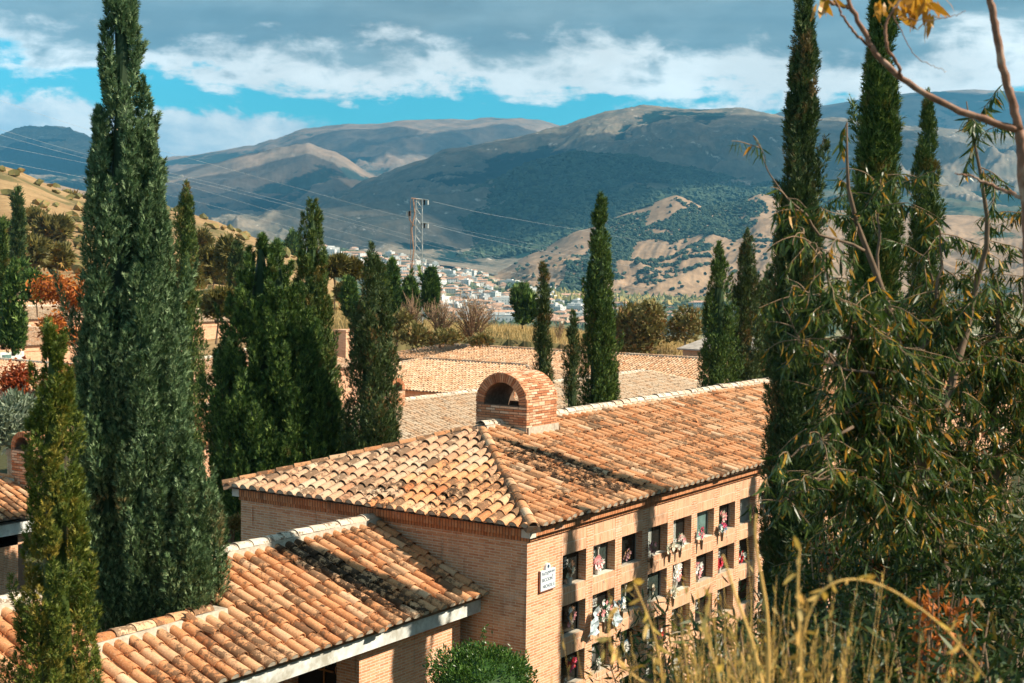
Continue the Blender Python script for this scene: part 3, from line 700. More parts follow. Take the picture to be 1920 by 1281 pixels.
# ------------------------------------------------------------------ noise on arrays
def lattice(seed):
    r = np.random.default_rng(seed); return r.random((256, 256))
def vnoise(x, y, L):
    xi, yi = np.floor(x).astype(int), np.floor(y).astype(int); fx, fy = x-xi, y-yi
    fx = fx*fx*(3-2*fx); fy = fy*fy*(3-2*fy); g_ = lambda a, b: L[a & 255, b & 255]
    return (g_(xi, yi)*(1-fx)+g_(xi+1, yi)*fx)*(1-fy)+(g_(xi, yi+1)*(1-fx)+g_(xi+1, yi+1)*fx)*fy
def fbm(x, y, seed=0, octs=5, ridged=False, gain=.54):
    L = lattice(seed)
    if ridged: wx = vnoise(x*.7+3, y*.7+8, L)-.5; wy = vnoise(x*.7+31, y*.7+77, L)-.5; x = x+wx*1.3; y = y+wy*1.3
    a, s, f, tot = 1., 0., 1., 0.
    for o in range(octs):
        v = vnoise(x*f+o*17.3, y*f+o*9.1, L)
        if ridged: v = 1-np.abs(2*v-1)
        s = s+a*v; tot += a; a *= gain; f *= 2.07
    return s/tot

# ------------------------------------------------------------------ land: fans of real terrain, given as the row seen at each distance
class Land:
    def __init__(s, rows, xs, amp=0.006, nscale=.02, seed=1, nd=160, nx=420, x0=-150, x1=2100, ridged=True, crest=None, pit=False):
        s.pit = pit
        s.xs = np.array(xs, float); s.ds = np.array([r[0] for r in rows], float)
        Z = np.array([[P(x, y, r[0])[2] for x, y in zip(xs, r[1])] for r in rows])
        s.Z = Z; s.amp = amp; s.ns = nscale; s.seed = seed; s.nd = nd; s.nx = nx; s.x0, s.x1 = x0, x1; s.ridged = ridged; s.crest = crest
    def base(s, px, d):
        ld = np.log(s.ds); l = np.log(d); i = np.clip(np.searchsorted(ld, l)-1, 0, len(ld)-2); f = np.clip((l-ld[i])/(ld[i+1]-ld[i]), 0, 1)
        j = np.clip(np.searchsorted(s.xs, px)-1, 0, len(s.xs)-2); g_ = np.clip((px-s.xs[j])/(s.xs[j+1]-s.xs[j]), 0, 1)
        f = f*f*(3-2*f)*.6+f*.4
        g_ = g_*g_*(3-2*g_)*.5+g_*.5
        return (s.Z[i, j]*(1-f)+s.Z[i+1, j]*f)*(1-g_)+(s.Z[i, j+1]*(1-f)+s.Z[i+1, j+1]*f)*g_
    def xy(s, px, d):
        r = (px-960)/F*d
        return EYE[0]+_fh[0]*d+_r[0]*r, EYE[1]+_fh[1]*d+_r[1]*r
    def z(s, px, d):
        px = np.asarray(px, float); d = np.asarray(d, float); x, y = s.xy(px, d)
        n = fbm(x*s.ns, y*s.ns, s.seed, 6, s.ridged)-.55; k = np.ones_like(d)
        if s.crest:
            k = np.clip(np.abs(d-s.crest)/(.20*s.crest), .16, 1)
        k = k*np.clip((d/s.ds[0]-1)/.14, .04, 1)
        z = s.base(px, d)+n*s.amp*d*k
        if s.pit: z = np.where((x < 71.8) & (y < 58), np.minimum(z, -6.0), z)      # levelled platform the cemetery stands on
        return z
    def point(s, px, d):
        x, y = s.xy(px, d); return np.stack([x, y, s.z(px, d)], -1)
    def build(s, name, m_):
        pxs = np.linspace(s.x0, s.x1, s.nx); dd = np.exp(np.linspace(math.log(s.ds[0]), math.log(s.ds[-1]), s.nd))
        A, B = np.meshgrid(pxs, dd); Pn = s.point(A.ravel(), B.ravel())
        i = np.arange(s.nd-1)[:, None]*s.nx+np.arange(s.nx-1)[None]; i = i.ravel()
        me = npmesh(name, Pn, np.stack([i, i+1, i+1+s.nx, i+s.nx], -1), [m_], smooth=True)
        x, y = s.xy(A.ravel(), B.ravel()); g1 = fbm(x*s.ns, y*s.ns, s.seed, 6, s.ridged); a_ = me.attributes.new('rg', 'FLOAT', 'POINT'); a_.data.foreach_set('value', g1.astype(np.float32)); o = link(name, me); o['kind'] = 'structure'
        return o

def land_fn(soil, soil2, scrub, thr=.5, sc=.004, fine=.05, rock=None, fields=False, dots=True, gul=.5):
    def fn(t, b):
        p = posn(t); nz = t.xyz(t.node('ShaderNodeNewGeometry').outputs['Normal'])
        n1 = t.noise(p, sc, 6, .62, .4); n2 = t.noise(p, fine, 8, .75); n3 = t.noise(p, sc*3.1, 5, .6)
        c = t.mix(t.ss(n3, .35, .65), soil, soil2)
        if rock: c = t.mix(t.ss(t.noise(p, sc*5, 6, .7), .60, .68), c, rock)
        f = t.m('ADD', t.m('ADD', t.m('MULTIPLY', n1, .6), t.m('MULTIPLY', n2, .4)), t.m('MULTIPLY', t.m('SUBTRACT', .58, t.attr('rg')), gul))
        c = t.mix(t.ss(f, thr-.02, thr+.05), c, scrub)
        k = t.ss(n2, .3, .7, .78, 1.2); return t.mix(1, c, t.vec(k, k, k), 'MULTIPLY')
    return fn
M_dry = mat('dry_grass_hill', land_fn((.27, .17, .085), (.34, .225, .115), (.13, .11, .05), .54, .03, .9), .95, .05)
M_valley = mat('valley_fields', land_fn((.29, .24, .14), (.20, .20, .10), (.04, .07, .035), .485, .006, .05), .95, .05)
M_forest = mat('forested_slope', land_fn((.13, .12, .08), (.05, .075, .05), (.012, .034, .028), .40, .003, .02), .95, .05)
M_mtn = mat('mountain_slope', land_fn((.21, .17, .125), (.12, .115, .09), (.008, .028, .028), .505, .0045, .035, rock=(.46, .40, .34), gul=1.6), .95, .05)
M_far = mat('far_mountain', land_fn((.27, .20, .15), (.17, .145, .12), (.03, .055, .055), .51, .0018, .011, gul=.8), .95, .05)
M_sunny = mat('bare_hill', land_fn((.25, .165, .10), (.32, .215, .135), (.05, .07, .04), .59, .008, .06, gul=.5), .95, .05)

xs = [-150, 0, 150, 200, 350, 400, 467, 520, 560, 600, 640, 720, 850, 1000, 1200, 1500, 2100]
HILL = Land([(58, [900]*10+[905]*7),
             (100, [740, 735, 730, 728, 720, 716, 712, 708, 700, 690, 672, 655, 652, 660, 670, 690, 700]),
             (118, [660, 655, 650, 648, 640, 636, 630, 626, 620, 616, 610, 614, 620, 628, 640, 655, 670]),
             (140, [600, 596, 590, 588, 580, 578, 574, 572, 570, 572, 580, 598, 606, 618, 638, 660, 680]),
             (200, [480, 482, 490, 496, 515, 522, 530, 536, 545, 556, 575, 640, 700, 720, 740, 740, 740]),
             (350, [285, 315, 372, 384, 402, 416, 447, 470, 487, 508, 535, 640, 690, 720, 740, 740, 740]),
             (520, [420, 430, 440, 450, 480, 500, 520, 540, 560, 580, 620, 700, 730, 735, 740, 740, 740])], xs, amp=.006, nscale=.02, seed=3, nd=260, nx=460, pit=True)
HILL.build('hillside', M_dry)
xv = [-150, 300, 500, 600, 720, 850, 1000, 1200, 1500, 2100]
VAL = Land([(480, [690, 690, 690, 690, 740, 760, 790, 800, 800, 800]),
            (800, [640, 640, 640, 640, 660, 680, 690, 693, 693, 690]),
            (1000, [590, 590, 590, 590, 615, 640, 650, 655, 655, 652]),
            (1200, [540, 540, 545, 558, 588, 614, 623, 626, 626, 624]),
            (1600, [480, 480, 486, 506, 542, 570, 588, 592, 592, 592]),
            (2100, [450, 450, 458, 474, 492, 524, 551, 563, 564, 565]),
            (2800, [430, 440, 452, 464, 480, 506, 529, 535, 537, 540]),
            (4000, [520]*10)], xv, amp=.0035, nscale=.004, seed=5, nd=200, nx=420)
VAL.build('valley_floor', M_valley)
# sunlit bare spurs over the village
SPUR = Land([(1900, [600, 600, 600, 590, 585, 580, 580, 580, 580, 590, 590, 600]),
             (2150, [600, 590, 575, 545, 535, 532, 530, 528, 525, 525, 530, 540]),
             (2400, [600, 580, 545, 512, 500, 494, 490, 480, 478, 470, 475, 490]),
             (2650, [600, 570, 520, 490, 464, 444, 428, 420, 428, 405, 415, 440]),
             (2800, [600, 560, 512, 476, 432, 398, 370, 392, 384, 366, 392, 420]),
             (3300, [620, 600, 560, 520, 500, 470, 450, 450, 450, 440, 450, 470])], [-150, 800, 930, 1000, 1090, 1180, 1262, 1320, 1365, 1420, 1500, 2100], amp=.032, nscale=.0050, seed=21, nd=190, nx=700, crest=2800, x0=780)
SPUR.build('bare_spurs', M_sunny)
FOR = Land([(2750, [560, 560, 560, 560, 560, 560, 560, 560, 560, 560]),
            (3100, [510, 500, 490, 470, 455, 440, 430, 425, 420, 420]),
            (3500, [480, 470, 440, 400, 370, 350, 350, 350, 370, 390]),
            (3800, [470, 450, 400, 352, 305, 292, 298, 318, 345, 370]),
            (4600, [560]*10)], [-150, 650, 800, 900, 1000, 1080, 1160, 1260, 1400, 2100], amp=.035, nscale=.0035, seed=23, nd=160, nx=560, crest=3800, x0=600)
FOR.build('forested_ridge', M_forest)
MT = Land([(2700, [500, 500, 495, 492, 495, 500, 520, 530, 540, 545, 548, 548, 548, 548, 548]),
           (3300, [478, 470, 462, 455, 452, 460, 470, 475, 475, 470, 465, 460, 460, 460, 460]),
           (4000, [470, 455, 440, 425, 410, 400, 395, 380, 365, 350, 340, 340, 340, 345, 350]),
           (4800, [465, 440, 410, 372, 342, 330, 318, 300, 285, 275, 265, 268, 272, 290, 310]),
           (5400, [460, 430, 392, 345, 305, 283, 262, 244, 226, 212, 203, 206, 205, 225, 262]),
           (7000, [560]*15)], [300, 480, 600, 690, 790, 835, 950, 1040, 1085, 1135, 1200, 1270, 1370, 1470, 2100], amp=.07, nscale=.0019, seed=25, nd=320, nx=1050, crest=5400, x0=250)
MT.build('mountain', M_mtn)
MID = Land([(3600, [520, 500, 490, 480, 475, 480, 490, 500, 520]),
            (4600, [440, 430, 425, 420, 415, 415, 420, 430, 450]),
            (5600, [380, 370, 368, 366, 360, 352, 350, 372, 400]),
            (6400, [352, 335, 310, 292, 278, 270, 287, 334, 372]),
            (8000, [480]*9)], [-150, 300, 400, 470, 530, 572, 620, 700, 900], amp=.045, nscale=.0016, seed=27, nd=170, nx=560, crest=6400, x0=-150, x1=900)
MID.build('middle_mountain', M_far)
LEFT = Land([(3400, [520]*8),
             (4400, [420, 410, 405, 400, 398, 400, 410, 430]),
             (5600, [345, 335, 330, 325, 330, 345, 370, 400]),
             (7600, [275, 262, 247, 243, 256, 288, 340, 400]),
             (9500, [450]*8)], [-150, 0, 50, 110, 155, 210, 300, 420], amp=.05, nscale=.0018, seed=29, nd=150, nx=340, crest=7600, x0=-150, x1=420)
LEFT.build('left_mountain', M_mtn)
LOW = Land([(1900, [450]*6), (2300, [410, 400, 402, 410, 425, 440]), (2700, [330, 330, 345, 362, 392, 430]), (3300, [440]*6)], [-150, 0, 90, 170, 300, 400], amp=.02, nscale=.004, seed=30, nd=90, nx=200, crest=2700, x0=-150, x1=400)
LOW.build('low_ridge', M_sunny)
FAR = Land([(7000, [420]*17),
            (8000, [345, 345, 340, 330, 310, 300, 300, 300, 300, 310, 300, 300, 300, 300, 290, 290, 290]),
            (9500, [330, 300, 278, 264, 247, 237, 236, 229, 229, 222, 228, 240, 262, 250, 206, 172, 172]),
            (12000, [420]*17)], [-150, 300, 470, 510, 560, 650, 705, 760, 870, 905, 1000, 1045, 1150, 1350, 1480, 1720, 2100], amp=.042, nscale=.0013, seed=31, nd=150, nx=700, crest=9500)
FAR.build('far_mountains', M_far)

# clouds high over the valley, to the right of and above the picture: they shade the mountain flanks
def cloud(name, targets, H, seed):
    r = np.random.default_rng(seed); Vs, Fs, n0 = [], [], 0
    bm = bmesh.new(); bmesh.ops.create_icosphere(bm, subdivisions=3, radius=1); V = np.array([v.co for v in bm.verts]); Fc = np.array([[v.index for v in f.verts] for f in bm.faces]); bm.free()
    for (px, d, py, rad) in targets:
        q = P(px, py, d); c = q+SUN*((H-q[2])/SUN[2])
        k = 1+.35*(fbm(V[:, 0]*1.7+px, V[:, 1]*1.7+V[:, 2]*1.3+d, seed, 4)-.5)*2
        W3 = V*k[:, None]*np.array([rad, rad, rad*.22])+c; Vs.append(W3); Fs.append(Fc+n0); n0 += len(V)
    me = npmesh(name, np.concatenate(Vs), np.concatenate(Fs), [M_cloud], smooth=True); o = link(name, me); prop(o, kind='structure'); return o
M_cloud = D.materials.new('cloud'); M_cloud.use_nodes = True; t = NT(M_cloud.node_tree); t.n.clear()       # thin enough to let a little sun through
_d = t.node('ShaderNodeBsdfDiffuse'); _d.inputs[0].default_value = (.86, .88, .9, 1); _t = t.node('ShaderNodeBsdfTransparent'); _m = t.node('ShaderNodeMixShader'); _m.inputs[0].default_value = .5
t.l.new(_t.outputs[0], _m.inputs[1]); t.l.new(_d.outputs[0], _m.inputs[2]); _o = t.node('ShaderNodeOutputMaterial'); t.l.new(_m.outputs[0], _o.inputs[0])
cloud('clouds', [(1050, 3600, 350, 420), (900, 3700, 380, 420), (1200, 3800, 300, 420), (1350, 3900, 330, 380), (760, 3800, 400, 500), (600, 4000, 430, 450), (820, 4500, 330, 600), (1000, 4600, 300, 420),
                 (1400, 4900, 300, 480), (1600, 4600, 300, 600), (640, 5000, 380, 500), (480, 4700, 430, 600), (330, 5000, 400, 600), (420, 5600, 350, 520), (1430, 4200, 300, 500), (1290, 4400, 300, 300), (700, 3300, 430, 300), (480, 3900, 450, 450), (950, 3300, 450, 200)], 2300, 3)
cloud('clouds', [(60, 7300, 280, 900), (180, 6800, 330, 900), (-60, 6500, 300, 900), (350, 7800, 290, 350), (480, 7600, 280, 350), (640, 8600, 260, 420), (760, 8300, 280, 380), (930, 8500, 260, 420), (1560, 8800, 220, 800), (1750, 8600, 230, 800)], 3300, 4)

# ------------------------------------------------------------------ near ground
def ground_z(X, Y):
    X = np.asarray(X, float); Y = np.asarray(Y, float)
    slope = np.where(Y < -2.6, (-2.6-Y)*.70, 0); slope = np.where(Y < -12.6, 7.0+(-12.6-Y)*.12, slope)
    z = -4.2+slope*np.clip(1, 0, 1)
    z = z-np.clip((Y-12)/12, 0, 1)*1.6-np.clip((X-34)/12, 0, 1)*1.6*np.clip((Y+2)/8, 0, 1)
    dx, dy = X-EYE[0], Y-EYE[1]; rr = np.hypot(dx, dy)
    n = (fbm(X*.35, Y*.35, 9, 4)-.5)*.35*np.where(Y < -2.6, 1, .1)
    return z+n
def gz(x, y): return float(ground_z(np.array([x]), np.array([y]))[0])
gxs = np.concatenate([np.arange(-45, 20, .6), np.arange(20, 76, 1.5)]); gys = np.concatenate([np.arange(-45, 4, .6), np.arange(4, 72, 2)])
A, B = np.meshgrid(gxs, gys); Zg = ground_z(A, B); nx_ = len(gxs); i = (np.arange(len(gys)-1)[:, None]*nx_+np.arange(nx_-1)[None]).ravel()
gm = npmesh('ground', np.stack([A.ravel(), B.ravel(), Zg.ravel()], -1), np.stack([i, i+1, i+1+nx_, i+nx_], -1), [mat('earth_and_litter', land_fn((.20, .14, .085), (.16, .12, .07), (.07, .07, .035), .55, .5, 6), .95, .05)], smooth=True)
link('ground', gm)['kind'] = 'structure'
# ------------------------------------------------------------------ leaves
def frames(d, rng, roll=None):
    d = d/(np.linalg.norm(d, axis=1)[:, None]+1e-9); a = np.cross(d, np.array([0, 0, 1.])+rng.normal(0, .05, d.shape)); a /= np.linalg.norm(a, axis=1)[:, None]+1e-9
    b = np.cross(a, d); r = rng.uniform(0, 2*math.pi, len(d)) if roll is None else roll
    c, s_ = np.cos(r)[:, None], np.sin(r)[:, None]
    return a*c+b*s_, -a*s_+b*c
SPRAY = np.array([(-.07, 0, 0), (.07, 0, 0), (0, 1, .05), (-.03, .12, 0), (.04, .3, 0), (-.30, .62, .07), (.03, .05, 0), (-.02, .28, 0), (.30, .55, -.05), (-.03, .40, 0), (.03, .55, .02), (-.19, .90, .0), (.02, .42, 0), (-.02, .58, 0), (.20, .86, .08)], float)
SPRAY_F = np.arange(15).reshape(-1, 3)
SPRAY1 = np.array([(-.16, 0, 0), (.16, .1, 0), (0, 1, .05), (-.05, .05, 0), (.05, .4, 0), (-.34, .7, .06), (.05, .0, 0), (-.04, .4, 0), (.34, .66, -.06)], float); SPRAY1_F = np.arange(9).reshape(-1, 3)
LEAF = np.array([(0, 0, 0), (-.085, .33, -.02), (.085, .33, -.02), (-.07, .68, -.10), (.07, .68, -.10), (0, 1, -.24)], float)
LEAF_F = np.array([(0, 2, 1), (1, 2, 4), (1, 4, 3), (3, 4, 5)])
ROUND = LEAF*np.array([2.6, 1, 1.]); OVAL = LEAF*np.array([1.9, 1, .6])
def scatter(C, Dr, size, tpl, F_, rng, tone=None, roll=None):
    N = len(C); a, b = frames(Dr, rng, roll); d = Dr/(np.linalg.norm(Dr, axis=1)[:, None]+1e-9); sz = np.broadcast_to(size, (N,))[:, None, None]; kx = rng.uniform(.7, 1.25, N)[:, None, None]; kz = rng.uniform(-.3, 2.2, N)[:, None, None]
    V = C[:, None]+sz*(kx*tpl[None, :, 0:1]*a[:, None]+tpl[None, :, 1:2]*d[:, None]+kz*tpl[None, :, 2:3]*b[:, None])
    Fq = (F_[None]+(np.arange(N)*len(tpl))[:, None, None]).reshape(-1, 3)
    rn = np.repeat(np.clip(rng.normal(.5, .26, N), 0, 1), len(F_)); to = np.repeat(tone if tone is not None else rng.random(N), len(F_))
    return V.reshape(-1, 3), Fq, rn, to
def leafmesh(name, parts, mats, core=None):
    Vs, Fs, rn, to, n = [], [], [], [], 0
    for V, Fq, r, t in parts: Vs.append(V); Fs.append(Fq+n); rn.append(r); to.append(t); n += len(V)
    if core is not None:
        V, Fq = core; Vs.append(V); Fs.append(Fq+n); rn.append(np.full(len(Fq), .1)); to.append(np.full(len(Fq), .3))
    return npmesh(name, np.concatenate(Vs), np.concatenate(Fs), mats, dict(rnd=np.concatenate(rn), tone=np.concatenate(to)))
def icos(sub=2):
    bm = bmesh.new(); bmesh.ops.create_icosphere(bm, subdivisions=sub, radius=1); V = np.array([v.co for v in bm.verts]); Fc = np.array([[v.index for v in f.verts] for f in bm.faces]); bm.free(); return V, Fc
ICO2, ICO2F = icos(2); ICO1, ICO1F = icos(1)
def spire_core(stems, k=.40):
    Vs, Fs, n = [], [], 0
    for (cx, cy, z0, z1, prof) in stems:
        zs = np.linspace(0, .97, 16); nth = 12; rq = np.random.default_rng(len(stems)*7)
        V = [(cx[0]+(cx[1]-cx[0])*t+prof(t)*k*(a_ := rq.uniform(.75, 1.05))*math.cos(q), cy[0]+(cy[1]-cy[0])*t+prof(t)*k*a_*math.sin(q), z0+(z1-z0)*t) for t in zs for q in np.linspace(0, 2*math.pi, nth, endpoint=False)]
        Fq = []
        for i in range(15):
            for j in range(nth):
                a, b, c, d = i*nth+j, i*nth+(j+1) % nth, (i+1)*nth+(j+1) % nth, (i+1)*nth+j; Fq += [(a, b, c), (a, c, d)]
        Vs.append(np.array(V)); Fs.append(np.array(Fq)+n); n += len(V)
    return np.concatenate(Vs), np.concatenate(Fs)
def profile(pts):
    xs_, ys_ = zip(*pts); return lambda t: np.interp(t, xs_, ys_)
def cypress_parts(stems, nplume, nspray, ssize, rng, plen=1.0, tpl=SPRAY, tf=SPRAY_F, loose=1.0, prad=.16, tilt=.30, dv=.27, strayp=.02):
    """stems: [(x0,x1),(y0,y1),z0,z1,profile(t)->radius]; flame-like plumes clothe every stem"""
    parts = []; areas = np.array([(s_[3]-s_[2])*np.mean([s_[4](t) for t in np.linspace(0, 1, 12)]) for s_ in stems]); areas = areas/areas.sum()
    for s_, ar in zip(stems, areas):
        cx, cy, z0, z1, pf = s_; n = max(8, int(nplume*ar)); ts = np.linspace(0, .985, 200); wts = np.array([pf(t)+.08 for t in ts]); wts /= wts.sum()
        t = np.clip(rng.choice(ts, n, p=wts)+rng.normal(0, .01, n), 0, .99); th = rng.uniform(0, 2*math.pi, n)
        R = pf(t); fac = 1.03-dv*rng.random(n)**1.5; sc = np.clip(R/np.max(R), .30, 1)**.6
        L = plen*rng.uniform(.55, 1.25, n)*sc; pr = prad*rng.uniform(.7, 1.3, n)*sc
        base = np.stack([cx[0]+(cx[1]-cx[0])*t+R*fac*np.cos(th)-pr*np.cos(th), cy[0]+(cy[1]-cy[0])*t+R*fac*np.sin(th)-pr*np.sin(th), z0+(z1-z0)*t-L*.35], -1)
        lean = np.stack([np.cos(th)*rng.uniform(-.02, tilt*.5, n)*loose, np.sin(th)*rng.uniform(-.02, tilt*.5, n)*loose, np.ones(n)], -1)+rng.normal(0, .05, (n, 3))*[1, 1, 0]
        stray = rng.random(n) < strayp; L = np.where(stray, L*1.35, L); lean[stray, :2] *= 2.2; pr = np.where(stray, pr*.6, pr)
        tone = rng.random(n)
        m_ = nspray; pid = np.repeat(np.arange(n), m_); N = n*m_
        q = rng.random(N)**.85; ph = rng.uniform(0, 2*math.pi, N); rr = pr[pid]*np.sin(np.clip(q*.93+.12, 0, 1)*math.pi)**.7*rng.uniform(.55, 1.12, N)
        Cn = base[pid]+lean[pid]*(L[pid]*q)[:, None]+np.stack([rr*np.cos(ph), rr*np.sin(ph), rng.normal(0, .02, N)], -1)
        Dr = lean[pid]*1.0+np.stack([np.cos(ph)*.55, np.sin(ph)*.55, np.zeros(N)], -1)*loose+rng.normal(0, .28, (N, 3))*loose
        parts.append(scatter(Cn, Dr, ssize*rng.uniform(.4, 1.5, N), tpl, tf, rng, np.clip(tone[pid]+rng.normal(0, .06, N), 0, 1)))
    return parts

G_blue = foliage('cypress_blue_green', (.014, .034, .013), (.082, .145, .055), (.30, .40, .20), (.17, .13, .05), .70, .12)
G_deep = foliage('cypress_deep_green', (.012, .032, .008), (.06, .115, .022), (.20, .28, .06), (.16, .11, .035), .70, .12)
G_gold = foliage('conifer_golden', (.035, .06, .010), (.11, .15, .02), (.24, .24, .04), (.26, .20, .03), .56, .15, psc=2.5)
G_brown = foliage('cypress_with_cones', (.022, .042, .014), (.055, .09, .026), (.12, .15, .045), (.18, .115, .04), .62, .12, psc=2.2)
G_mid = foliage('cypress_mid_green', (.022, .05, .012), (.065, .11, .022), (.18, .22, .05), (.18, .13, .03), .60, .12)
G_pine = foliage('pine_ochre', (.06, .055, .014), (.125, .105, .024), (.20, .16, .035), (.25, .14, .03), .62, .12, psc=.4)
G_olive = foliage('olive_leaf', (.10, .13, .08), (.20, .24, .16), (.34, .38, .28), None, .6, .15)
G_orange = foliage('autumn_orange', (.26, .06, .012), (.46, .13, .02), (.60, .24, .05), (.22, .04, .012), .60, .3, psc=.6)
G_red = foliage('autumn_red', (.16, .03, .01), (.30, .055, .014), (.42, .11, .025), None, .6, .3)
G_bush = foliage('clipped_shrub', (.025, .065, .012), (.06, .13, .022), (.14, .22, .05), None, .6, .15, .35)
G_scrub = foliage('yellow_green_scrub', (.10, .09, .025), (.19, .16, .05), (.30, .25, .09), (.30, .17, .06), .55, .15)
G_alm = foliage('almond_leaf', (.014, .032, .008), (.048, .085, .018), (.17, .19, .045), (.26, .15, .025), .70, .3, .35, psc=3)
G_almo = foliage('turning_leaf', (.30, .13, .015), (.50, .23, .03), (.60, .36, .06), None, .6, .35, .4)
G_under = foliage('undergrowth_leaf', (.012, .028, .007), (.03, .055, .014), (.09, .115, .03), (.20, .12, .03), .62, .25, .5, psc=2)  # leaf tones darkened to stand for the almond trees' shade
G_straw = foliage('dry_straw', (.46, .25, .06), (.70, .43, .13), (.82, .60, .26), (.50, .24, .06), .60, .35, .6, psc=2)
G_strawd = foliage('dry_field_grass', (.36, .23, .09), (.50, .34, .14), (.60, .44, .21), None, .60, .15, .8)

def trunk(T0, x, y, z0, z1, r, m_=M_bark, name='trunk', lean=(0, 0)):
    b = MB(); zs = np.linspace(z0, z1, 7); b.tube([(x+lean[0]*t+.03*math.sin(9*t)*r*3, y+lean[1]*t, z) for t, z in zip(np.linspace(0, 1, 7), zs)], np.linspace(r, r*.35, 7), 8); return b.build(name, m_, T0, True)
def cyp_at(px, ptop, d, widths, label, mtl=G_deep, zg=None, pbase=None, nplume=120, nspray=90, ssize=.085, plen=1.1, seed=1, group='cypresses among the buildings', name='cypress_tree', prad=.16, loose=1., tilt=.3, top_lean=0, tpl=SPRAY, tf=SPRAY_F, nm=None, cat='tree'):
    """widths: list of (photo row, width in photo pixels)"""
    q = P(px, ptop, d); base = P(px, pbase, d)[2] if pbase else (zg if zg is not None else gz(q[0], q[1])); x, y = q[0], q[1]; z1 = q[2]; H = z1-base
    pts = [(0, 0.75*widths[-1][1]/F*d/2)]
    for (row, wd) in reversed(widths):
        zz = P(px, row, d)[2]; t = (zz-base)/H
        if 0.02 < t < .99: pts.append((t, wd/F*d/2))
    pts.append((1, .03)); pf = profile(pts); rng = np.random.default_rng(seed)
    T0 = empty(name, (x, y, base), label, cat, group)
    lx = top_lean/F*d; stems = [((x, x+_r[0]*lx), (y, y+_r[1]*lx), base+.05*H, z1, lambda t: pf(.05+.95*t))]
    parts = cypress_parts(stems, int(nplume*1.25), int(nspray*1.35), ssize*1.2, rng, plen, prad=prad, loose=loose, tilt=tilt, tpl=tpl, tf=tf)
    link('crown', leafmesh('crown', parts, [mtl], spire_core(stems)), T0)
    trunk(T0, x, y, base-.2, base+H*.5, .05+.012*H)
    return T0

# the tallest: several stems of blue-green sprays, growing up through the notch in the wing's roof
rng = np.random.default_rng(77); dB = 21.9
cB = P(265, 700, dB); TB = empty('cypress_tree', (cB[0], cB[1], ZG), 'tallest cypress, at the left, dense blue-green with two tips, overhanging the wing roof', 'tree', 'cypresses among the buildings')
def stem(px_b, px_t, prow_b, prow_t, prof, dd=0., dt=0.):
    a, b = P(px_b, prow_b, dB+dd), P(px_t, prow_t, dB+dd+dt); k = dB/F/2
    return ((a[0], b[0]), (a[1], b[1]), a[2], b[2], profile([(t, wv*k) for t, wv in prof]))
stems = [stem(245, 226, 1165, -95, [(0, 150), (.12, 190), (.3, 200), (.5, 175), (.65, 135), (.78, 84), (.9, 70), (.97, 44), (1, 6)]),
         stem(300, 271, 1120, 232, [(0, 120), (.2, 145), (.45, 122), (.62, 108), (.8, 78), (.93, 40), (1, 8)], -.15),
         stem(360, 336, 1130, 830, [(0, 120), (.3, 150), (.6, 105), (.85, 60), (1, 8)], -.35),
         stem(212, 178, 1185, 520, [(0, 90), (.3, 110), (.6, 95), (.85, 62), (1, 8)], -.45),
         stem(280, 262, 1165, 590, [(0, 95), (.4, 95), (.8, 46), (1, 8)], -.6),
         stem(172, 178, 900, 560, [(0, 70), (.5, 80), (.8, 46), (1, 8)], .2),
         stem(345, 340, 1195, 950, [(0, 80), (.4, 100), (.8, 60), (1, 8)], -.7),
         stem(392, 374, 1100, 905, [(0, 60), (.4, 70), (.8, 36), (1, 8)], -.2)]
parts = cypress_parts(stems, 900, 230, .092, rng, 1.0, prad=.12, tilt=.36, dv=.42, strayp=.05)
link('crown', leafmesh('crown', parts, [G_blue], spire_core(stems, .38)), TB)
m = MB(); nC = 60; rc = np.random.default_rng(9)
for i in range(nC):
    s_ = stems[int(rc.integers(3))]; t = rc.uniform(.1, .8); th = rc.uniform(0, 6.28); R_ = s_[4](t)*1.0
    c_ = np.array([s_[0][0]+(s_[0][1]-s_[0][0])*t+R_*math.cos(th), s_[1][0]+(s_[1][1]-s_[1][0])*t+R_*math.sin(th), s_[2]+(s_[3]-s_[2])*t]); m.add(ICO1*.013+c_, tris=ICO1F)
m.build('cypress_cones', simple('cypress_cone', (.22, .17, .10), .7, .2, 20), TB)
trunk(TB, cB[0], cB[1], ZG-.3, 3.0, .24)
TY = cyp_at(105, 615, 15.6, [(640, 28), (700, 62), (780, 72), (850, 88), (950, 100), (1050, 112), (1150, 140), (1240, 158), (1281, 165)], 'narrow golden-green conifer in front of the wing roof at the lower left', G_gold, None, nplume=330, nspray=120, ssize=.055, plen=.5, prad=.085, seed=5, loose=1.35, tilt=.6, group='cypresses among the buildings', top_lean=-6)

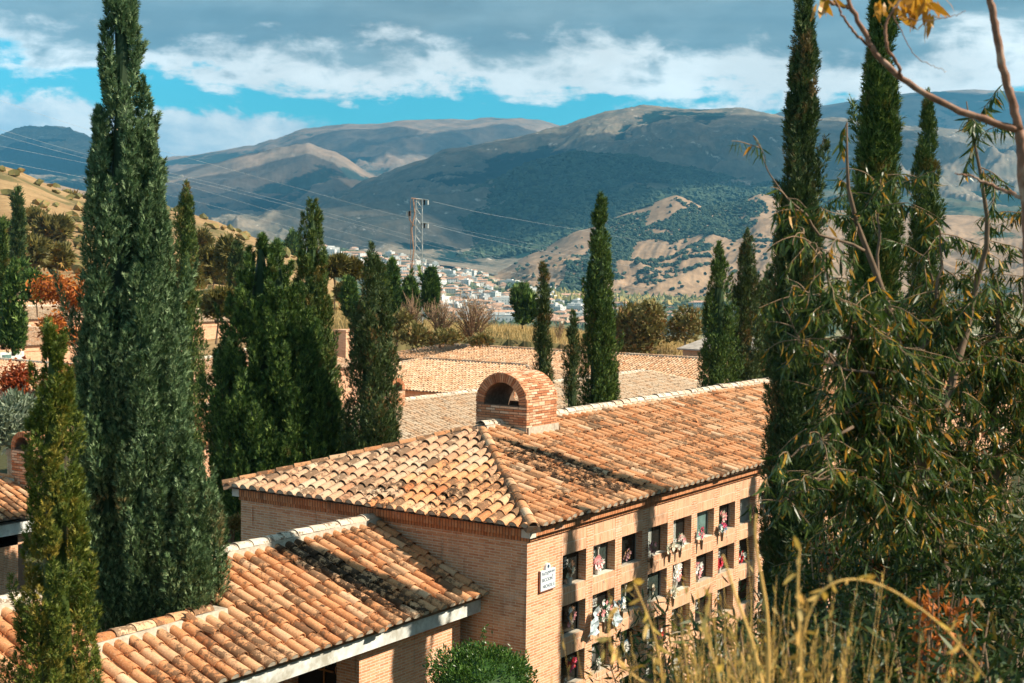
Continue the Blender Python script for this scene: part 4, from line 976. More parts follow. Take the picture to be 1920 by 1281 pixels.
cyp = [
 (348, 355, 47, [(375, 22), (420, 36), (480, 44), (560, 56), (640, 70), (700, 80)], 'slender cypress directly behind the right edge of the tallest one', G_mid, 150, 80, .11, 1.3, 61),
 (585, 362, 39, [(385, 20), (420, 36), (500, 52), (600, 76), (700, 106), (800, 134), (900, 150)], 'tall pointed cypress left of the pylon, beside the broad two-tipped one', G_mid, 260, 110, .095, 1.2, 62),
 (700, 478, 35.5, [(495, 26), (540, 52), (600, 74), (700, 98), (780, 112), (850, 112)], 'blunt grey-green cypress with brown cone clusters, left of the arched chimney', G_brown, 260, 110, .09, 1.0, 63),
 (1021, 497, 41, [(510, 12), (540, 22), (600, 30), (650, 38), (720, 42), (760, 40)], 'thin brownish cypress just right of the arched chimney', G_brown, 90, 80, .09, .8, 64),
 (1075, 585, 42, [(600, 12), (630, 22), (680, 32), (740, 42), (770, 42)], 'shortest of the three cypresses behind the main ridge', G_brown, 70, 80, .09, .7, 65),
 (1127, 362, 43, [(375, 10), (410, 22), (460, 38), (540, 50), (620, 60), (700, 72), (750, 78)], 'tall dark cypress behind the main ridge, its tip against the forested ridge', G_deep, 220, 110, .10, 1.2, 66),
 (1350, 468, 50, [(485, 20), (540, 42), (600, 58), (650, 66), (700, 78)], 'dark cypress, left one of the three at the right end of the far roofs', G_deep, 150, 100, .11, 1.2, 67),
 (1402, 447, 51, [(465, 22), (520, 42), (580, 54), (640, 62), (700, 70)], 'golden-brown tinged cypress, middle of the three at the right end of the far roofs', G_brown, 150, 100, .11, 1.2, 68),
 (1438, 497, 56, [(515, 26), (560, 38), (620, 44), (700, 50)], 'smallest and greenest of the three cypresses at the right end of the far roofs', G_mid, 100, 80, .11, 1.1, 69),
]
for (px, pt, d, wd, lab, mt_, npl, ns, ss_, pl, sd) in cyp:
    cyp_at(px, pt, d, wd, lab, mt_, None, None, npl, ns, ss_, pl, sd, prad=.19)
# broad dark cypress with two tips
dD = 36.5
def stemd(px_b, px_t, rb, rt, prof, dd=0.):
    a, b = P(px_b, rb, dD+dd), P(px_t, rt, dD+dd); k = dD/F/2
    return ((a[0], b[0]), (a[1], b[1]), a[2], b[2], profile([(t, wv*k) for t, wv in prof]))
cD = P(505, 800, dD); TD = empty('cypress_tree', (cD[0], cD[1], gz(cD[0], cD[1])), 'broad dark-green cypress with two tips in the middle of the left half', 'tree', 'cypresses among the buildings')
stems = [stemd(510, 488, 1020, 450, [(0, 220), (.3, 262), (.52, 215), (.70, 150), (.84, 96), (.94, 44), (1, 8)]), stemd(548, 517, 1000, 458, [(0, 180), (.3, 205), (.6, 150), (.8, 84), (.93, 40), (1, 8)], -.2),
         stemd(436, 440, 960, 640, [(0, 90), (.4, 96), (.8, 56), (1, 8)], .3), stemd(598, 575, 1000, 640, [(0, 130), (.4, 150), (.8, 60), (1, 8)], -.5), stemd(470, 470, 1000, 700, [(0, 110), (.5, 120), (.8, 70), (1, 8)], -.9)]
parts = cypress_parts(stems, 720, 190, .13, np.random.default_rng(78), 1.1, prad=.2, tilt=.45)
link('crown', leafmesh('crown', parts, [G_deep], spire_core(stems, .38)), TD); trunk(TD, cD[0], cD[1], gz(cD[0], cD[1])-.2, 0, .25)
for (px, pt, d, wd, lab, sd, npl) in (
 (1510, -2, 22.6, [(20, 24), (100, 44), (200, 56), (300, 68), (400, 80), (600, 94), (800, 102), (1000, 108), (1200, 100)], 'tall dark cypress before the niche wall, its tip touching the top edge', 71, 420),
 (1657, -50, 16.5, [(20, 36), (100, 46), (200, 54), (300, 66), (450, 80), (600, 90), (800, 100), (1000, 104)], 'tall cypress seen through the almond leaves, second from the niche wall', 72, 380),
 (1742, 188, 27.2, [(210, 14), (260, 32), (400, 50), (550, 62), (700, 80), (900, 90)], 'shortest cypress behind the almond leaves, pale tip under the bare branch', 73, 240)):
    cyp_at(px, pt, d, wd, lab, G_brown if sd == 71 else G_mid, None, None, npl, 110, .08, 1.0, sd, prad=.14)
# cypresses standing just beyond the right edge; their shadows fall across the niche wall
for k, (u, t, w_, sd, h_) in enumerate(((1.42, 9.6, .42, 81, .1), (9.6, 7.6, .30, 82, .2), (11.0, 7.2, .34, 83, .3))):
    x, y = u+.395*t, -.918*t
    zt_ = .25+h_+.839*t; T0 = empty('cypress_tree', (x, y, gz(x, y)), ('cypress outside the right edge, nearest of three shading the niche wall', 'cypress outside the right edge, middle of three shading the niche wall', 'cypress outside the right edge, farthest of three shading the niche wall')[k], 'tree', 'cypresses among the buildings')
    zb = gz(x, y); st_ = [((x, x), (y, y), zb, zt_, profile([(0, w_*.8), (.5, w_), (.85, w_*.75), (1, .04)]))]
    link('crown', leafmesh('crown', cypress_parts(st_, 130, 60, .1, np.random.default_rng(sd), .9), [G_mid], spire_core(st_, .8)), T0); trunk(T0, x, y, zb-.2, zb+2, .12)

# small cypresses farther off
small = [(24, 505, 72, [(530, 22), (600, 46), (640, 50)], 660, 'dark cypress at the left edge below the pines', G_deep), (33, 367, 118, [(380, 6), (430, 14), (500, 24)], 540, 'needle-thin brown cypress on the left hillside, tip above the pines', G_brown),
 (4, 425, 90, [(450, 12), (550, 24), (620, 34)], 650, 'cypress cut by the left edge of the photo', G_mid), (443, 472, 108, [(490, 14), (540, 24), (590, 26)], 605, 'brownish cypress beside the ochre pines on the hillside', G_brown),
 (461, 492, 112, [(510, 8), (560, 10)], 590, 'tiny dark cypress left of the two-tipped one', G_deep), (655, 537, 108, [(550, 8), (580, 15)], 590, 'small dark cypress right of the tall pointed one, on the dry slope', G_deep),
 (714, 508, 112, [(530, 14), (570, 20)], 590, 'cypress just right of the blunt grey-green tree top', G_mid), (736, 503, 116, [(520, 9), (550, 15), (575, 17)], 584, 'pointed dark cypress left of the pylon', G_deep),
 (768, 540, 122, [(555, 8), (580, 9)], 590, 'thin dark cypress right against the pylon legs', G_deep), (808, 517, 118, [(530, 14), (560, 26), (580, 28)], 592, 'leaning dark cypress right of the pylon, white houses behind it', G_deep),
 (550, 455, 340, [(470, 6), (480, 7)], 490, 'tiny conifer on the hill crest by the white houses', G_deep), (148, 470, 230, [(480, 8), (500, 12)], 505, 'tiny cypress just left of the tallest cypress, above the orange tree', G_mid)]
for k, (px, pt, d, wd, pb, lab, mt_) in enumerate(small):
    cyp_at(px, pt, d, wd, lab, mt_, None, pb, 50, 40, .0035*d if d < 200 else .9, .018*d, 90+k, group='small cypresses on the far slope', prad=.004*d, tpl=SPRAY1, tf=SPRAY1_F)

# ------------------------------------------------------------------ rounded crowns
def blob_parts(blobs, n, size, rng, tpl=SPRAY1, tf=SPRAY1_F, outw=.9, upw=.5):
    parts = []; vol = np.array([b[3]*b[4] for b in blobs]); vol = vol/vol.sum()
    for b, v in zip(blobs, vol):
        N = max(30, int(n*v)); q = rng.normal(size=(N, 3)); q /= np.linalg.norm(q, axis=1)[:, None]; q[:, 2] = np.where(q[:, 2] < -.5, -q[:, 2], q[:, 2])
        L = 1+.45*(fbm(q[:, 0]*2.2+b[0], q[:, 1]*2.2+q[:, 2]*2.7+b[1], 7, 3)-.5)*2
        rr = rng.uniform(.72, 1.04, N)*L; Cn = np.array(b[:3])+q*rr[:, None]*np.array([b[3], b[3], b[4]])
        Dr = q*outw+rng.normal(0, .6, (N, 3))+np.array([0, 0, upw]); parts.append(scatter(Cn, Dr, size*rng.uniform(.6, 1.4, N), tpl, tf, rng))
    return parts
def blob_core(blobs, k=.7):
    Vs, Fs, n = [], [], 0
    for b in blobs: Vs.append(ICO2*np.array([b[3], b[3], b[4]])*k+np.array(b[:3])); Fs.append(ICO2F+n); n += len(ICO2)
    return np.concatenate(Vs), np.concatenate(Fs)
def crown_tree(name, label, px, pcy, w, h, d, mtl, pbase=None, n=1400, size=None, seed=1, group=None, nb=6, trunkr=None, tpl=SPRAY1, tf=SPRAY1_F, core=True, bark=M_bark, cat='tree', upw=.5, z0=None):
    rng = np.random.default_rng(seed); c = P(px, pcy, d); W2, H2 = w/F*d/2, h/F*d/2; base = P(px, pbase if pbase else pcy+h*.55, d)[2] if z0 is None else z0
    T0 = empty(name, (c[0], c[1], base), label, cat, group)
    blobs = [(c[0]+rng.uniform(-.5, .5)*W2, c[1]+rng.uniform(-.5, .5)*W2, c[2]+rng.uniform(-.45, .45)*H2, W2*rng.uniform(.42, .62), H2*rng.uniform(.42, .62)) for _ in range(nb)]
    blobs.append((c[0], c[1], c[2], W2*.7, H2*.7))
    link('crown', leafmesh('crown', blob_parts(blobs, n, size or .05*W2+.12, rng, tpl, tf, upw=upw), [mtl], blob_core(blobs, .66) if core else None), T0)
    b = MB(); r_ = trunkr or max(.06, W2*.06)
    b.tube([(c[0], c[1], base-.2), (c[0]+.1*W2*rng.normal(), c[1], (base+c[2])/2), (c[0], c[1], c[2])], [r_, r_*.75, r_*.4], 6)
    for k in range(4):
        a = rng.uniform(0, 6.28); b.tube([(c[0], c[1], (base+c[2])/2), (c[0]+math.cos(a)*W2*.3, c[1]+math.sin(a)*W2*.3, c[2]), (c[0]+math.cos(a)*W2*.6, c[1]+math.sin(a)*W2*.6, c[2]+H2*.3)], [r_*.5, r_*.35, r_*.15], 5)
    b.build('trunk', bark, T0); return T0
pines = [(88, 383, 36, 34, 345, 'round ochre-green pine at the hill crest, left of its twin', 402), (130, 388, 46, 46, 335, 'round ochre pine on the crest with a dark trunk, touching the tallest cypress', 418), (12, 354, 34, 34, 330, 'green pine at the left edge under the bare slope', 378),
 (40, 362, 30, 18, 340, 'low pine on the crest between the left-edge pine and the round pair', 375), (70, 398, 46, 24, 290, 'flat shrubby pine below the round pair', 416), (56, 420, 52, 46, 240, 'ochre pine on the left hillside, middle row', 450), (102, 436, 66, 44, 225, 'broad olive-coloured pine above the orange tree', 465),
 (24, 450, 40, 60, 200, 'dark ochre pine at the left edge, middle row', 490), (60, 478, 66, 60, 165, 'yellow-green pine above the dark cypress at the left', 520), (108, 484, 60, 50, 170, 'yellow-green pine directly behind the orange leaves', 520), (30, 520, 60, 60, 110, 'dark green bushy tree at the left edge', 570), (70, 545, 50, 60, 105, 'dark scrubby tree under the yellow-green pines', 590),
 (376, 462, 34, 46, 205, 'ochre pine just right of the slender cypress', 495), (398, 498, 54, 80, 150, 'tall ochre tree with pale trunks on the slope', 560), (428, 490, 50, 80, 145, 'rounded ochre tree left of the brownish cypress', 555), (628, 504, 34, 34, 120, 'left one of two ochre umbrella pines behind the tall pointed cypress', 575), (660, 508, 32, 36, 122, 'right one of two ochre umbrella pines behind the tall pointed cypress', 572),
 (646, 552, 24, 20, 116, 'small ochre sapling below the umbrella pines', 585), (352, 520, 50, 60, 120, 'olive-brown tree behind the slender cypress', 560), (405, 575, 70, 60, 90, 'yellow-tinged shrub left of the broad dark cypress', 640), (150, 405, 20, 30, 320, 'small pine right against the tallest cypress', 425)]
for k, (px, py, w_, h_, d, lab, pb) in enumerate(pines):
    crown_tree('pine_tree', lab, px, py, w_, h_, d, G_pine if k not in (10, 11) else G_deep, pb, 1500, .0062*d, 200+k, 'trees on the dry hillside', nb=7)
crown_tree('conifer_tree', 'dense dark-green conifer standing alone on the dry grass left of the thin cypresses', 980, 580, 46, 84, 116, G_deep, 612, 2600, .5, 230, nb=9, upw=1.2); q = P(979, 545, 116)
crown_tree('shrub', 'large yellow-green shrub right of the tall dark cypress, behind the far roof', 1200, 628, 110, 120, 104, G_scrub, 672, 4200, .42, 231, nb=11, cat='shrub', core=False)
crown_tree('shrub', 'grey-brown half-bare shrub behind the long shed', 1284, 620, 90, 100, 106, G_scrub, 665, 1700, .34, 232, nb=9, cat='shrub', core=False, bark=M_barkp)
crown_tree('shrub', 'small green shrub at the foot of the big bare bush', 900, 640, 44, 26, 99, G_scrub, 648, 500, .3, 233, nb=4, cat='shrub')
crown_tree('shrub', 'brown-green shrub just left of the pylon foot', 744, 618, 70, 66, 101, G_scrub, 645, 1600, .34, 234, nb=7, cat='shrub', core=False)
crown_tree('shrub', 'brown-green shrub filling the gap right of the blunt cypress', 775, 634, 80, 44, 99, G_scrub, 650, 1500, .34, 235, nb=6, cat='shrub', core=False)
crown_tree('shrub', 'rusty shrub at the foot of the dry field above the small arched chimney', 825, 636, 80, 34, 99, G_scrub, 648, 1200, .34, 236, nb=6, cat='shrub', core=False)
crown_tree('olive_tree', 'silvery olive tree at the left edge above the small arched chimney', 30, 800, 130, 130, 47, G_olive, 900, 5200, .26, 237, nb=10, tpl=LEAF*np.array([1.3, 1, 1]), tf=LEAF_F, core=True)
# autumn tree: branches and orange leaves
def leafy_tree(name, label, px, pbase, ptop, w, d, mtl, n, size, seed, group=None, bark=M_barkp, leaf=ROUND, droop=.2, trunk_r=.08):
    rng = np.random.default_rng(seed); b0 = P(px, pbase, d); top = P(px, ptop, d)[2]; H = top-b0[2]; W2 = w/F*d/2
    T0 = empty(name, b0, label, 'tree', group); b = MB(); ends = []
    def grow(p0, dirn, L, r, lv):
        k = 5; pts = [p0]; dv = np.array(dirn, float)
        for i in range(k): dv = dv+rng.normal(0, .13, 3)+np.array([0, 0, .03]); dv /= np.linalg.norm(dv); pts.append(pts[-1]+dv*L/k)
        b.tube(pts, np.linspace(r, r*.55, k+1), 5, cap=False)
        if lv >= 2: ends.extend(pts[1:])
        if lv < 4:
            for j in range(3 if lv < 3 else 2):
                a = dv*.8+rng.normal(0, .8, 3); a[2] = abs(a[2])*.5+.05; grow(pts[-1-(j % 3)], a/np.linalg.norm(a), L*rng.uniform(.65, .85), r*.55, lv+1)
    grow(np.array(b0), (0, 0, 1), H*.25, trunk_r, 0); 
    E_ = np.array(ends); mid = np.array([b0[0], b0[1], 0]); sc_ = W2/(np.abs(E_[:, :2]-mid[:2]).max()+1e-6)
    b.build('trunk', bark, T0)
    idx = rng.integers(0, len(E_), n); Cn = E_[idx]+rng.normal(0, .055*H, (n, 3)); Dr = rng.normal(0, .7, (n, 3))+[0, 0, -droop]
    link('crown', leafmesh('crown', [scatter(Cn, Dr, size*rng.uniform(.6, 1.3, n), leaf, LEAF_F, rng)], [mtl]), T0); return T0
leafy_tree('autumn_tree', 'orange-leaved autumn tree with pale branches between the left edge and the tallest cypress', 128, 610, 425, 100, 66, G_orange, 3600, .19, 301, trunk_r=.09)
leafy_tree('autumn_tree', 'second, lower orange tree with red leaves in front of the pale roofs', 100, 660, 545, 110, 60, G_orange, 2400, .18, 303, trunk_r=.07)
leafy_tree('autumn_tree', 'dark red-leaved tree spreading over the terracotta roof at the left', 62, 770, 610, 120, 54, G_red, 2000, .17, 302, trunk_r=.08, bark=M_bark)

# bare twiggy bushes
def twig_bush(label, px, pbase, w, h, d, seed, n=90, m_=None):
    rng = np.random.default_rng(seed); b0 = P(px, pbase, d); W2, H = w/F*d/2, h/F*d; T0 = empty('bare_bush', b0, label, 'bush', 'leafless bushes on the dry field'); b = MB()
    for i in range(n):
        a = rng.uniform(0, 6.28); sp = rng.uniform(0, 1)**.7; tx, ty = math.cos(a)*sp*W2, math.sin(a)*sp*W2; hh = H*(1-.35*sp*sp)*rng.uniform(.6, 1.05)
        p0 = b0+np.array([tx*.12, ty*.12, -.1]); p1 = b0+np.array([tx*.5, ty*.5, hh*.6]); p2 = b0+np.array([tx+rng.normal(0, .1), ty, hh]); b.tube([p0, p1, p2], [.045, .03, .012], 4, cap=False)
        for k in range(2):
            q = p1+(p2-p1)*rng.random(); b.tube([q, q+rng.normal(0, .28, 3)+[0, 0, .5]], [.02, .008], 3, cap=False)
    b.build('twigs', m_ or M_barkt, T0)
    N = n*7; q = rng.normal(size=(N, 3)); q /= np.linalg.norm(q, axis=1)[:, None]; q[:, 2] = abs(q[:, 2])
    Cn = b0+q*rng.uniform(.4, 1, (N, 1))*[W2, W2, H*.95]; link('leaves', leafmesh('leaves', [scatter(Cn, rng.normal(size=(N, 3)), .16*rng.uniform(.5, 1.2, N), OVAL, LEAF_F, rng)], [G_scrub]), T0)
M_barkt = simple('twig_bark', (.27, .17, .10), .8, .2, 12)
twig_bush('largest bare brown bush, fanning out against the white village', 886, 636, 100, 84, 104, 401, 120)
twig_bush('bare bush between the pylon and the largest one', 826, 632, 76, 70, 102, 402, 80)
twig_bush('bare bush at the left foot of the pylon', 770, 626, 60, 66, 103, 403, 70)
twig_bush('thin bare stems between the two thin cypresses', 1048, 640, 26, 44, 112, 404, 14)
# ------------------------------------------------------------------ clipped shrub in front of the wing
c = P(903, 1262, 21.2); z0 = gz(c[0], c[1]); T0 = empty('clipped_shrub', (c[0], c[1], z0), 'rounded glossy green clipped shrub with a long shoot on top, in front of the wing', 'shrub')
rng = np.random.default_rng(500); bl = [(c[0], c[1], c[2]-.15, .78, .50), (c[0]+.25, c[1]-.1, c[2]-.2, .62, .45), (c[0]-.3, c[1]+.1, c[2]-.2, .58, .42), (c[0], c[1], c[2]-.6, .7, .5)]
parts = blob_parts(bl, 15000, .060, rng, OVAL, LEAF_F, 1., .5)
for (sx, h_, n_) in ((.03, .50, 60), (.36, .22, 34), (-.35, .12, 24), (-.1, .28, 20)):
    t = rng.random(n_); Cn = np.array([c[0], c[1], c[2]+.22])+_r*sx+np.stack([rng.normal(0, .035, n_), rng.normal(0, .035, n_), t*h_], -1); parts.append(scatter(Cn, rng.normal(0, .7, (n_, 3))+[0, 0, .6], .07, OVAL, LEAF_F, rng))
link('crown', leafmesh('crown', parts, [G_bush], blob_core(bl, .8)), T0); trunk(T0, c[0], c[1], z0-.1, c[2], .08)
crown_tree('shrub', 'low yellow-green shrub in the corner between the tallest cypress and the end wall', 433, 990, 44, 44, 29.5, G_scrub, 1010, 900, .09, 501, nb=5, tpl=OVAL, tf=LEAF_F, cat='shrub', core=False, z0=-2.3)

# ------------------------------------------------------------------ flowers in front of the niches
M_leafg = simple('artificial_leaf', (.02, .16, .07), .5, .4, 30, .4); M_leafd = simple('dried_leaf', (.07, .06, .03), .8, .3, 30)
PET = {k: simple('petal_'+k, v, .6, .15, 40, .2) for k, v in dict(white=(.70, .68, .62), pink=(.72, .30, .30), red=(.50, .02, .03), rose=(.62, .08, .16), dried=(.30, .17, .10), cream=(.62, .55, .42), blue=(.16, .30, .42), violet=(.30, .16, .18)).items()}
M_vase = simple('bronze_vase', (.16, .12, .08), .35, .2, 20, .5, .6); M_vasew = simple('white_pot', (.55, .53, .48), .5); M_film = simple('silvery_film', (.42, .50, .54), .25, .3, 18, .6); M_tealf = simple('teal_ribbon', (.02, .20, .22), .4, .4, 10)
def bouquet(label, r, i, dx, dz, w, h, cols, green=.4, vase='cone', inside=False, seed=0, n=26, fs=.045, cat='flowers', film=False):
    rng = np.random.default_rng(seed+600); x = P0+i*PP+dx; z = NZ-r*NQ-NH+dz; y = .08 if inside else -.09
    T0 = empty('flower_bouquet', (x, y, z), label, cat, 'flowers at the niches'); c = np.array([x, y, z])
    if vase:
        m = MB(); vh = .20 if vase == 'cone' else .13; r0, r1 = (.022, .042) if vase == 'cone' else (.04, .055)
        m.tube([c+[0, 0, -vh if vase == 'cone' else 0], c+[0, 0, 0 if vase == 'cone' else vh]], [r0, r1], 10)
        if vase == 'cone': m.box(x-.008, x+.008, y, .0, z-.08, z-.06)
        m.build('vase', M_vase if vase == 'cone' else M_vasew, T0)
    zc = c+[0, 0, h*.5+(.1 if vase == 'pot' else .02)]
    by = {}
    for k in range(n):
        q = rng.normal(size=3); q /= np.linalg.norm(q); p_ = zc+q*rng.uniform(.5, 1)*[w/2, .05 if inside else .07, h/2]; col = cols[int(rng.integers(len(cols)))]
        b = by.setdefault(col, MB()); s_ = fs*rng.uniform(.8, 1.4)
        for j in range(7):
            a = 2*math.pi*j/7+rng.random(); d_ = np.array([math.cos(a), -.45, math.sin(a)]); e_ = np.array([-math.sin(a), 0, math.cos(a)])*.32
            b.add([p_, p_+s_*(d_*.55+e_), p_+s_*d_, p_+s_*(d_*.55-e_)], [(0, 1, 2, 3)])
    for col, b in by.items(): b.build('blossoms', PET[col], T0)
    N = int(60*green*2); q = rng.normal(size=(N, 3)); q /= np.linalg.norm(q, axis=1)[:, None]
    V, Fq, _, _ = scatter(zc+q*rng.uniform(.2, 1.05, (N, 1))*[w/2, .06, h/2], q+[0, 0, .4], .055, LEAF*[1.3, 1, 1], LEAF_F, rng)
    link('foliage', npmesh('foliage', V, Fq, [M_leafd if 'dried' in cols else M_leafg]), T0)
    m = MB()
    for k in range(5): m.tube([c+[0, 0, 0], zc+[rng.normal(0, w*.15), 0, -h*.1]], .004, 4, cap=False)
    m.build('stems', M_leafd if 'dried' in cols else M_leafg, T0)
    if film:
        for sg in (-1, 1):
            m = MB(); V = []; K = 7
            for a in range(K):
                for b_ in range(4):
                    V.append(zc+[sg*(w*.42+.10*b_*(.4+a/K)+.02*math.sin(a*3+b_*2)), -.05-.03*math.sin(a*2.3+b_), h*.35-a*.085+.02*math.cos(b_*3+a)])
            m.add(V, [(a*4+b_, a*4+b_+1, (a+1)*4+b_+1, (a+1)*4+b_) for a in range(K-1) for b_ in range(3)])
            m.build('wrapping', M_film, T0)
    return T0
B_ = bouquet
B_('dried brown flowers in a tall pot inside the top-row niche nearest the corner', 0, 0, .38, 0, .26, .34, ['dried', 'cream'], .3, 'pot', True, 1, 20, .05)
B_('pink and white bunch in a white pot, second niche of the top row', 0, 1, .28, .02, .34, .24, ['pink', 'white', 'pink'], .35, 'pot', True, 2, 22, .07)
B_('faint pale dried sprigs behind the dark glass, third niche of the top row', 0, 2, .36, .05, .34, .26, ['dried', 'violet'], .2, None, True, 3, 26, .03)
B_('dark mixed flowers in a bracket vase left of the fourth niche, top row', 0, 3, -.02, .02, .30, .36, ['violet', 'dried', 'pink'], .8, 'cone', False, 4, 18, .045)
B_('small pale green spiky plant in a bracket vase between fourth and fifth niche', 0, 3, .76, .0, .24, .16, ['cream'], .15, 'cone', False, 5, 10, .075)
B_('cream and salmon flowers bunched in front of the fifth niche, top row', 0, 4, .14, .02, .46, .28, ['cream', 'white', 'pink'], .5, 'cone', False, 6, 34, .055)
B_('red and pink posy with green leaves at the left of the greenish-glass niche', 0, 5, .06, .02, .30, .30, ['rose', 'white', 'pink'], .6, 'cone', False, 7, 16, .05)
B_('pale pink flowers high inside the seventh niche of the top row', 0, 6, .34, .20, .30, .22, ['pink', 'cream'], .2, None, True, 8, 14, .07)
B_('crimson, white and blue flowers in a bracket vase left of the seventh niche', 0, 6, -.02, .04, .34, .18, ['rose', 'white', 'blue', 'white'], .4, 'cone', False, 9, 16, .06)
B_('dark leafy plant with small dull flowers before the pale grey eighth niche', 0, 7, .55, .08, .36, .30, ['violet', 'dried'], .9, 'cone', False, 10, 14, .045)
B_('grey dried flowers in the ninth niche of the top row', 0, 8, .3, .0, .4, .2, ['dried', 'violet'], .5, None, True, 11, 20, .04)
B_('pale and blue flowers behind glass in the second-row niche nearest the corner', 1, 0, .40, .16, .30, .34, ['white', 'blue', 'pink', 'dried'], .5, None, True, 12, 20, .06)
B_('big bright green wreath of white flowers with silvery wrapping, second row', 1, 1, .28, .06, .66, .40, ['white', 'white', 'pink'], 2.6, 'cone', False, 13, 26, .055, film=True)
B_('silver-white bow of wrapping and pale flowers on the pillar right of the big wreath', 1, 1, .98, .12, .20, .30, ['white', 'blue'], .2, 'cone', False, 14, 14, .06)
B_('tall white and salmon lilies, fifth niche of the second row', 1, 4, .30, .12, .36, .40, ['white', 'pink', 'white'], .3, 'pot', True, 15, 18, .11)
B_('white flowers in a bracket vase left of the lilies, second row', 1, 4, -.14, -.02, .30, .18, ['white', 'cream'], .5, 'cone', False, 16, 14, .06)
B_('large pink and white chrysanthemum ball in a basket, sixth niche of the second row', 1, 5, .24, .02, .42, .30, ['pink', 'white', 'violet'], .3, 'pot', True, 17, 44, .06)
B_('bright red carnations in a basket, seventh niche of the second row', 1, 6, .22, .02, .34, .26, ['red', 'rose'], .5, 'pot', True, 18, 26, .055)
B_('red flowers deep in the shade, eighth niche of the second row', 1, 7, .34, .05, .42, .22, ['red', 'red', 'white'], .6, None, True, 19, 22, .055)
B_('small pink flowers behind the stalks, fourth niche of the second row', 1, 3, .34, .06, .12, .26, ['dried', 'cream'], .4, None, True, 20, 8, .045)
B_('red flowers behind glass, third-row niche nearest the corner', 2, 0, .50, .24, .28, .20, ['red', 'rose', 'red'], .5, None, True, 21, 14, .055)
B_('grey-white round flowers low in the third-row niche nearest the corner', 2, 0, .20, .0, .34, .18, ['white', 'dried'], .3, None, True, 22, 14, .075)
B_('green and white posy with teal touches, left of the third-row third niche', 2, 2, -.02, .14, .26, .26, ['white', 'white', 'blue'], 1.2, 'cone', False, 23, 10, .075)
B_('small white flower in a grey box, second niche of the third row', 2, 1, .42, .03, .14, .12, ['white'], .3, 'pot', True, 24, 5, .05)
B_('pink and white flowers behind the grass, fourth niche of the third row', 2, 3, .3, .1, .4, .3, ['pink', 'white', 'red'], .6, 'cone', False, 25, 22, .055)

# ------------------------------------------------------------------ pylon and power lines
dp = 128; c = P(784, 600, dp); zt_ = P(784, 374, dp)[2]; zb = c[2]-1.2
T0 = empty('power_pylon', (c[0], c[1], zb), 'slim galvanised steel lattice power pylon on the dry ridge above the village', 'pylon'); b = MB(); sx, sy = _r, _fh
def lat(p, q, r): b.tube([p, q], [r, r], 4, cap=False)
H = zt_-zb; nlev = 15
def corner(k, i): f = k/nlev; hw = .42*(1-f)+.27*f; a = ((-1, -1), (1, -1), (1, 1), (-1, 1))[i]; return np.array([c[0], c[1], zb+H*f])+sx*a[0]*hw+sy*a[1]*hw
for i in range(4): lat(corner(0, i), corner(nlev, i), .04)
for k in range(nlev):
    for i in range(4):
        j = (i+1) % 4; (lat(corner(k, i), corner(k+1, j), .018) if k % 2 else lat(corner(k, j), corner(k+1, i), .018)); lat(corner(k, i), corner(k, j), .016)
for i in range(4): lat(corner(nlev, i), corner(nlev, (i+1) % 4), .06)
mast = b.build('mast', M_galv, T0)
def arm(px, py, side, nm='cross_arm'):
    b = MB(); p0 = P(784, py, dp); p1 = P(px, py, dp); b.tube([p0+[0, 0, .12], p1], [.035, .03], 4); b.tube([p0-[0, 0, .12], p1], [.03, .03], 4); a_ = b.build(nm, M_galv, T0)
    for f in ((.98, .62, .35) if side > 0 else (1., .75)):
        q = p0+(p1-p0)*f; m = MB(); m.tube([q+[0, 0, -.05*k] for k in range(10)], [.05 if k % 2 else .10 for k in range(10)], 6); m.build('insulator', M_dark if f < .9 else M_white, a_)
    return p1
arms = [arm(803, 375, 1), arm(763, 396, -1), arm(803, 419, 1)]
b = MB(); b.tube([P(775, 374, dp), P(778, 400, dp), P(772, 430, dp), P(776, 470, dp), P(772, 500, dp), P(775, 560, dp), P(774, 598, dp)], .07, 5)
b.tube([P(766, 398, dp), P(768, 412, dp), P(777, 424, dp)], .06, 5); b.tube([P(771, 372, dp), P(784, 373, dp)], .05, 4); b.tube([P(770, 374, dp), P(770, 600, dp)], .03, 4)
b.build('cable', M_cable, T0)
def wire(label, pts, r=.03):
    """sagging conductor between distant points"""
    P3 = [P(*q) for q in pts]; xs_ = np.linspace(0, len(P3)-1, 40); A_ = np.array(P3); k = np.arange(len(P3)); Q = np.stack([np.interp(xs_, k, A_[:, j]) for j in range(3)], -1)
    for j in range(3): Q[:, j] = np.convolve(np.pad(Q[:, j], 3, mode='edge'), np.ones(7)/7, 'valid')
    b = MB(); b.tube(Q, r, 4, cap=False); o = b.build('power_line', M_wire); prop(o, label, 'power line', 'power lines crossing the valley')
wire('uppermost of the power lines running down to the right, ending near the pylon head', [(-60, 168, 190), (165, 245, 215), (581, 359, 260), (715, 397, 290), (900, 440, 330), (1180, 490, 400)], .012)
wire('second power line from the top at the left, passing above the pylon middle', [(-60, 225, 190), (165, 292, 215), (356, 332, 240), (572, 388, 270), (900, 478, 330), (1250, 545, 420)], .013)
wire('third power line from the top at the left', [(-60, 236, 190), (165, 300, 215), (356, 338, 240), (572, 394, 270), (900, 487, 330), (1250, 552, 420)], .013)
wire('power line passing low across the valley behind the two-tipped cypress', [(-60, 262, 190), (312, 336, 240), (562, 412, 270), (768, 470, 310), (900, 498, 330), (1200, 560, 420)], .013)
wire('lowest of the power lines crossing the valley', [(-60, 290, 190), (350, 371, 240), (562, 432, 270), (706, 468, 300), (860, 498, 330), (1060, 525, 400)], .013)
wire('power line running right from the pylon head', [(803, 376, dp), (900, 399, 170), (1018, 420, 230), (1300, 468, 420)], .011)
wire('power line running right from the lower right arm of the pylon', [(803, 420, dp), (900, 446, 170), (1012, 470, 230), (1300, 520, 420)], .011)

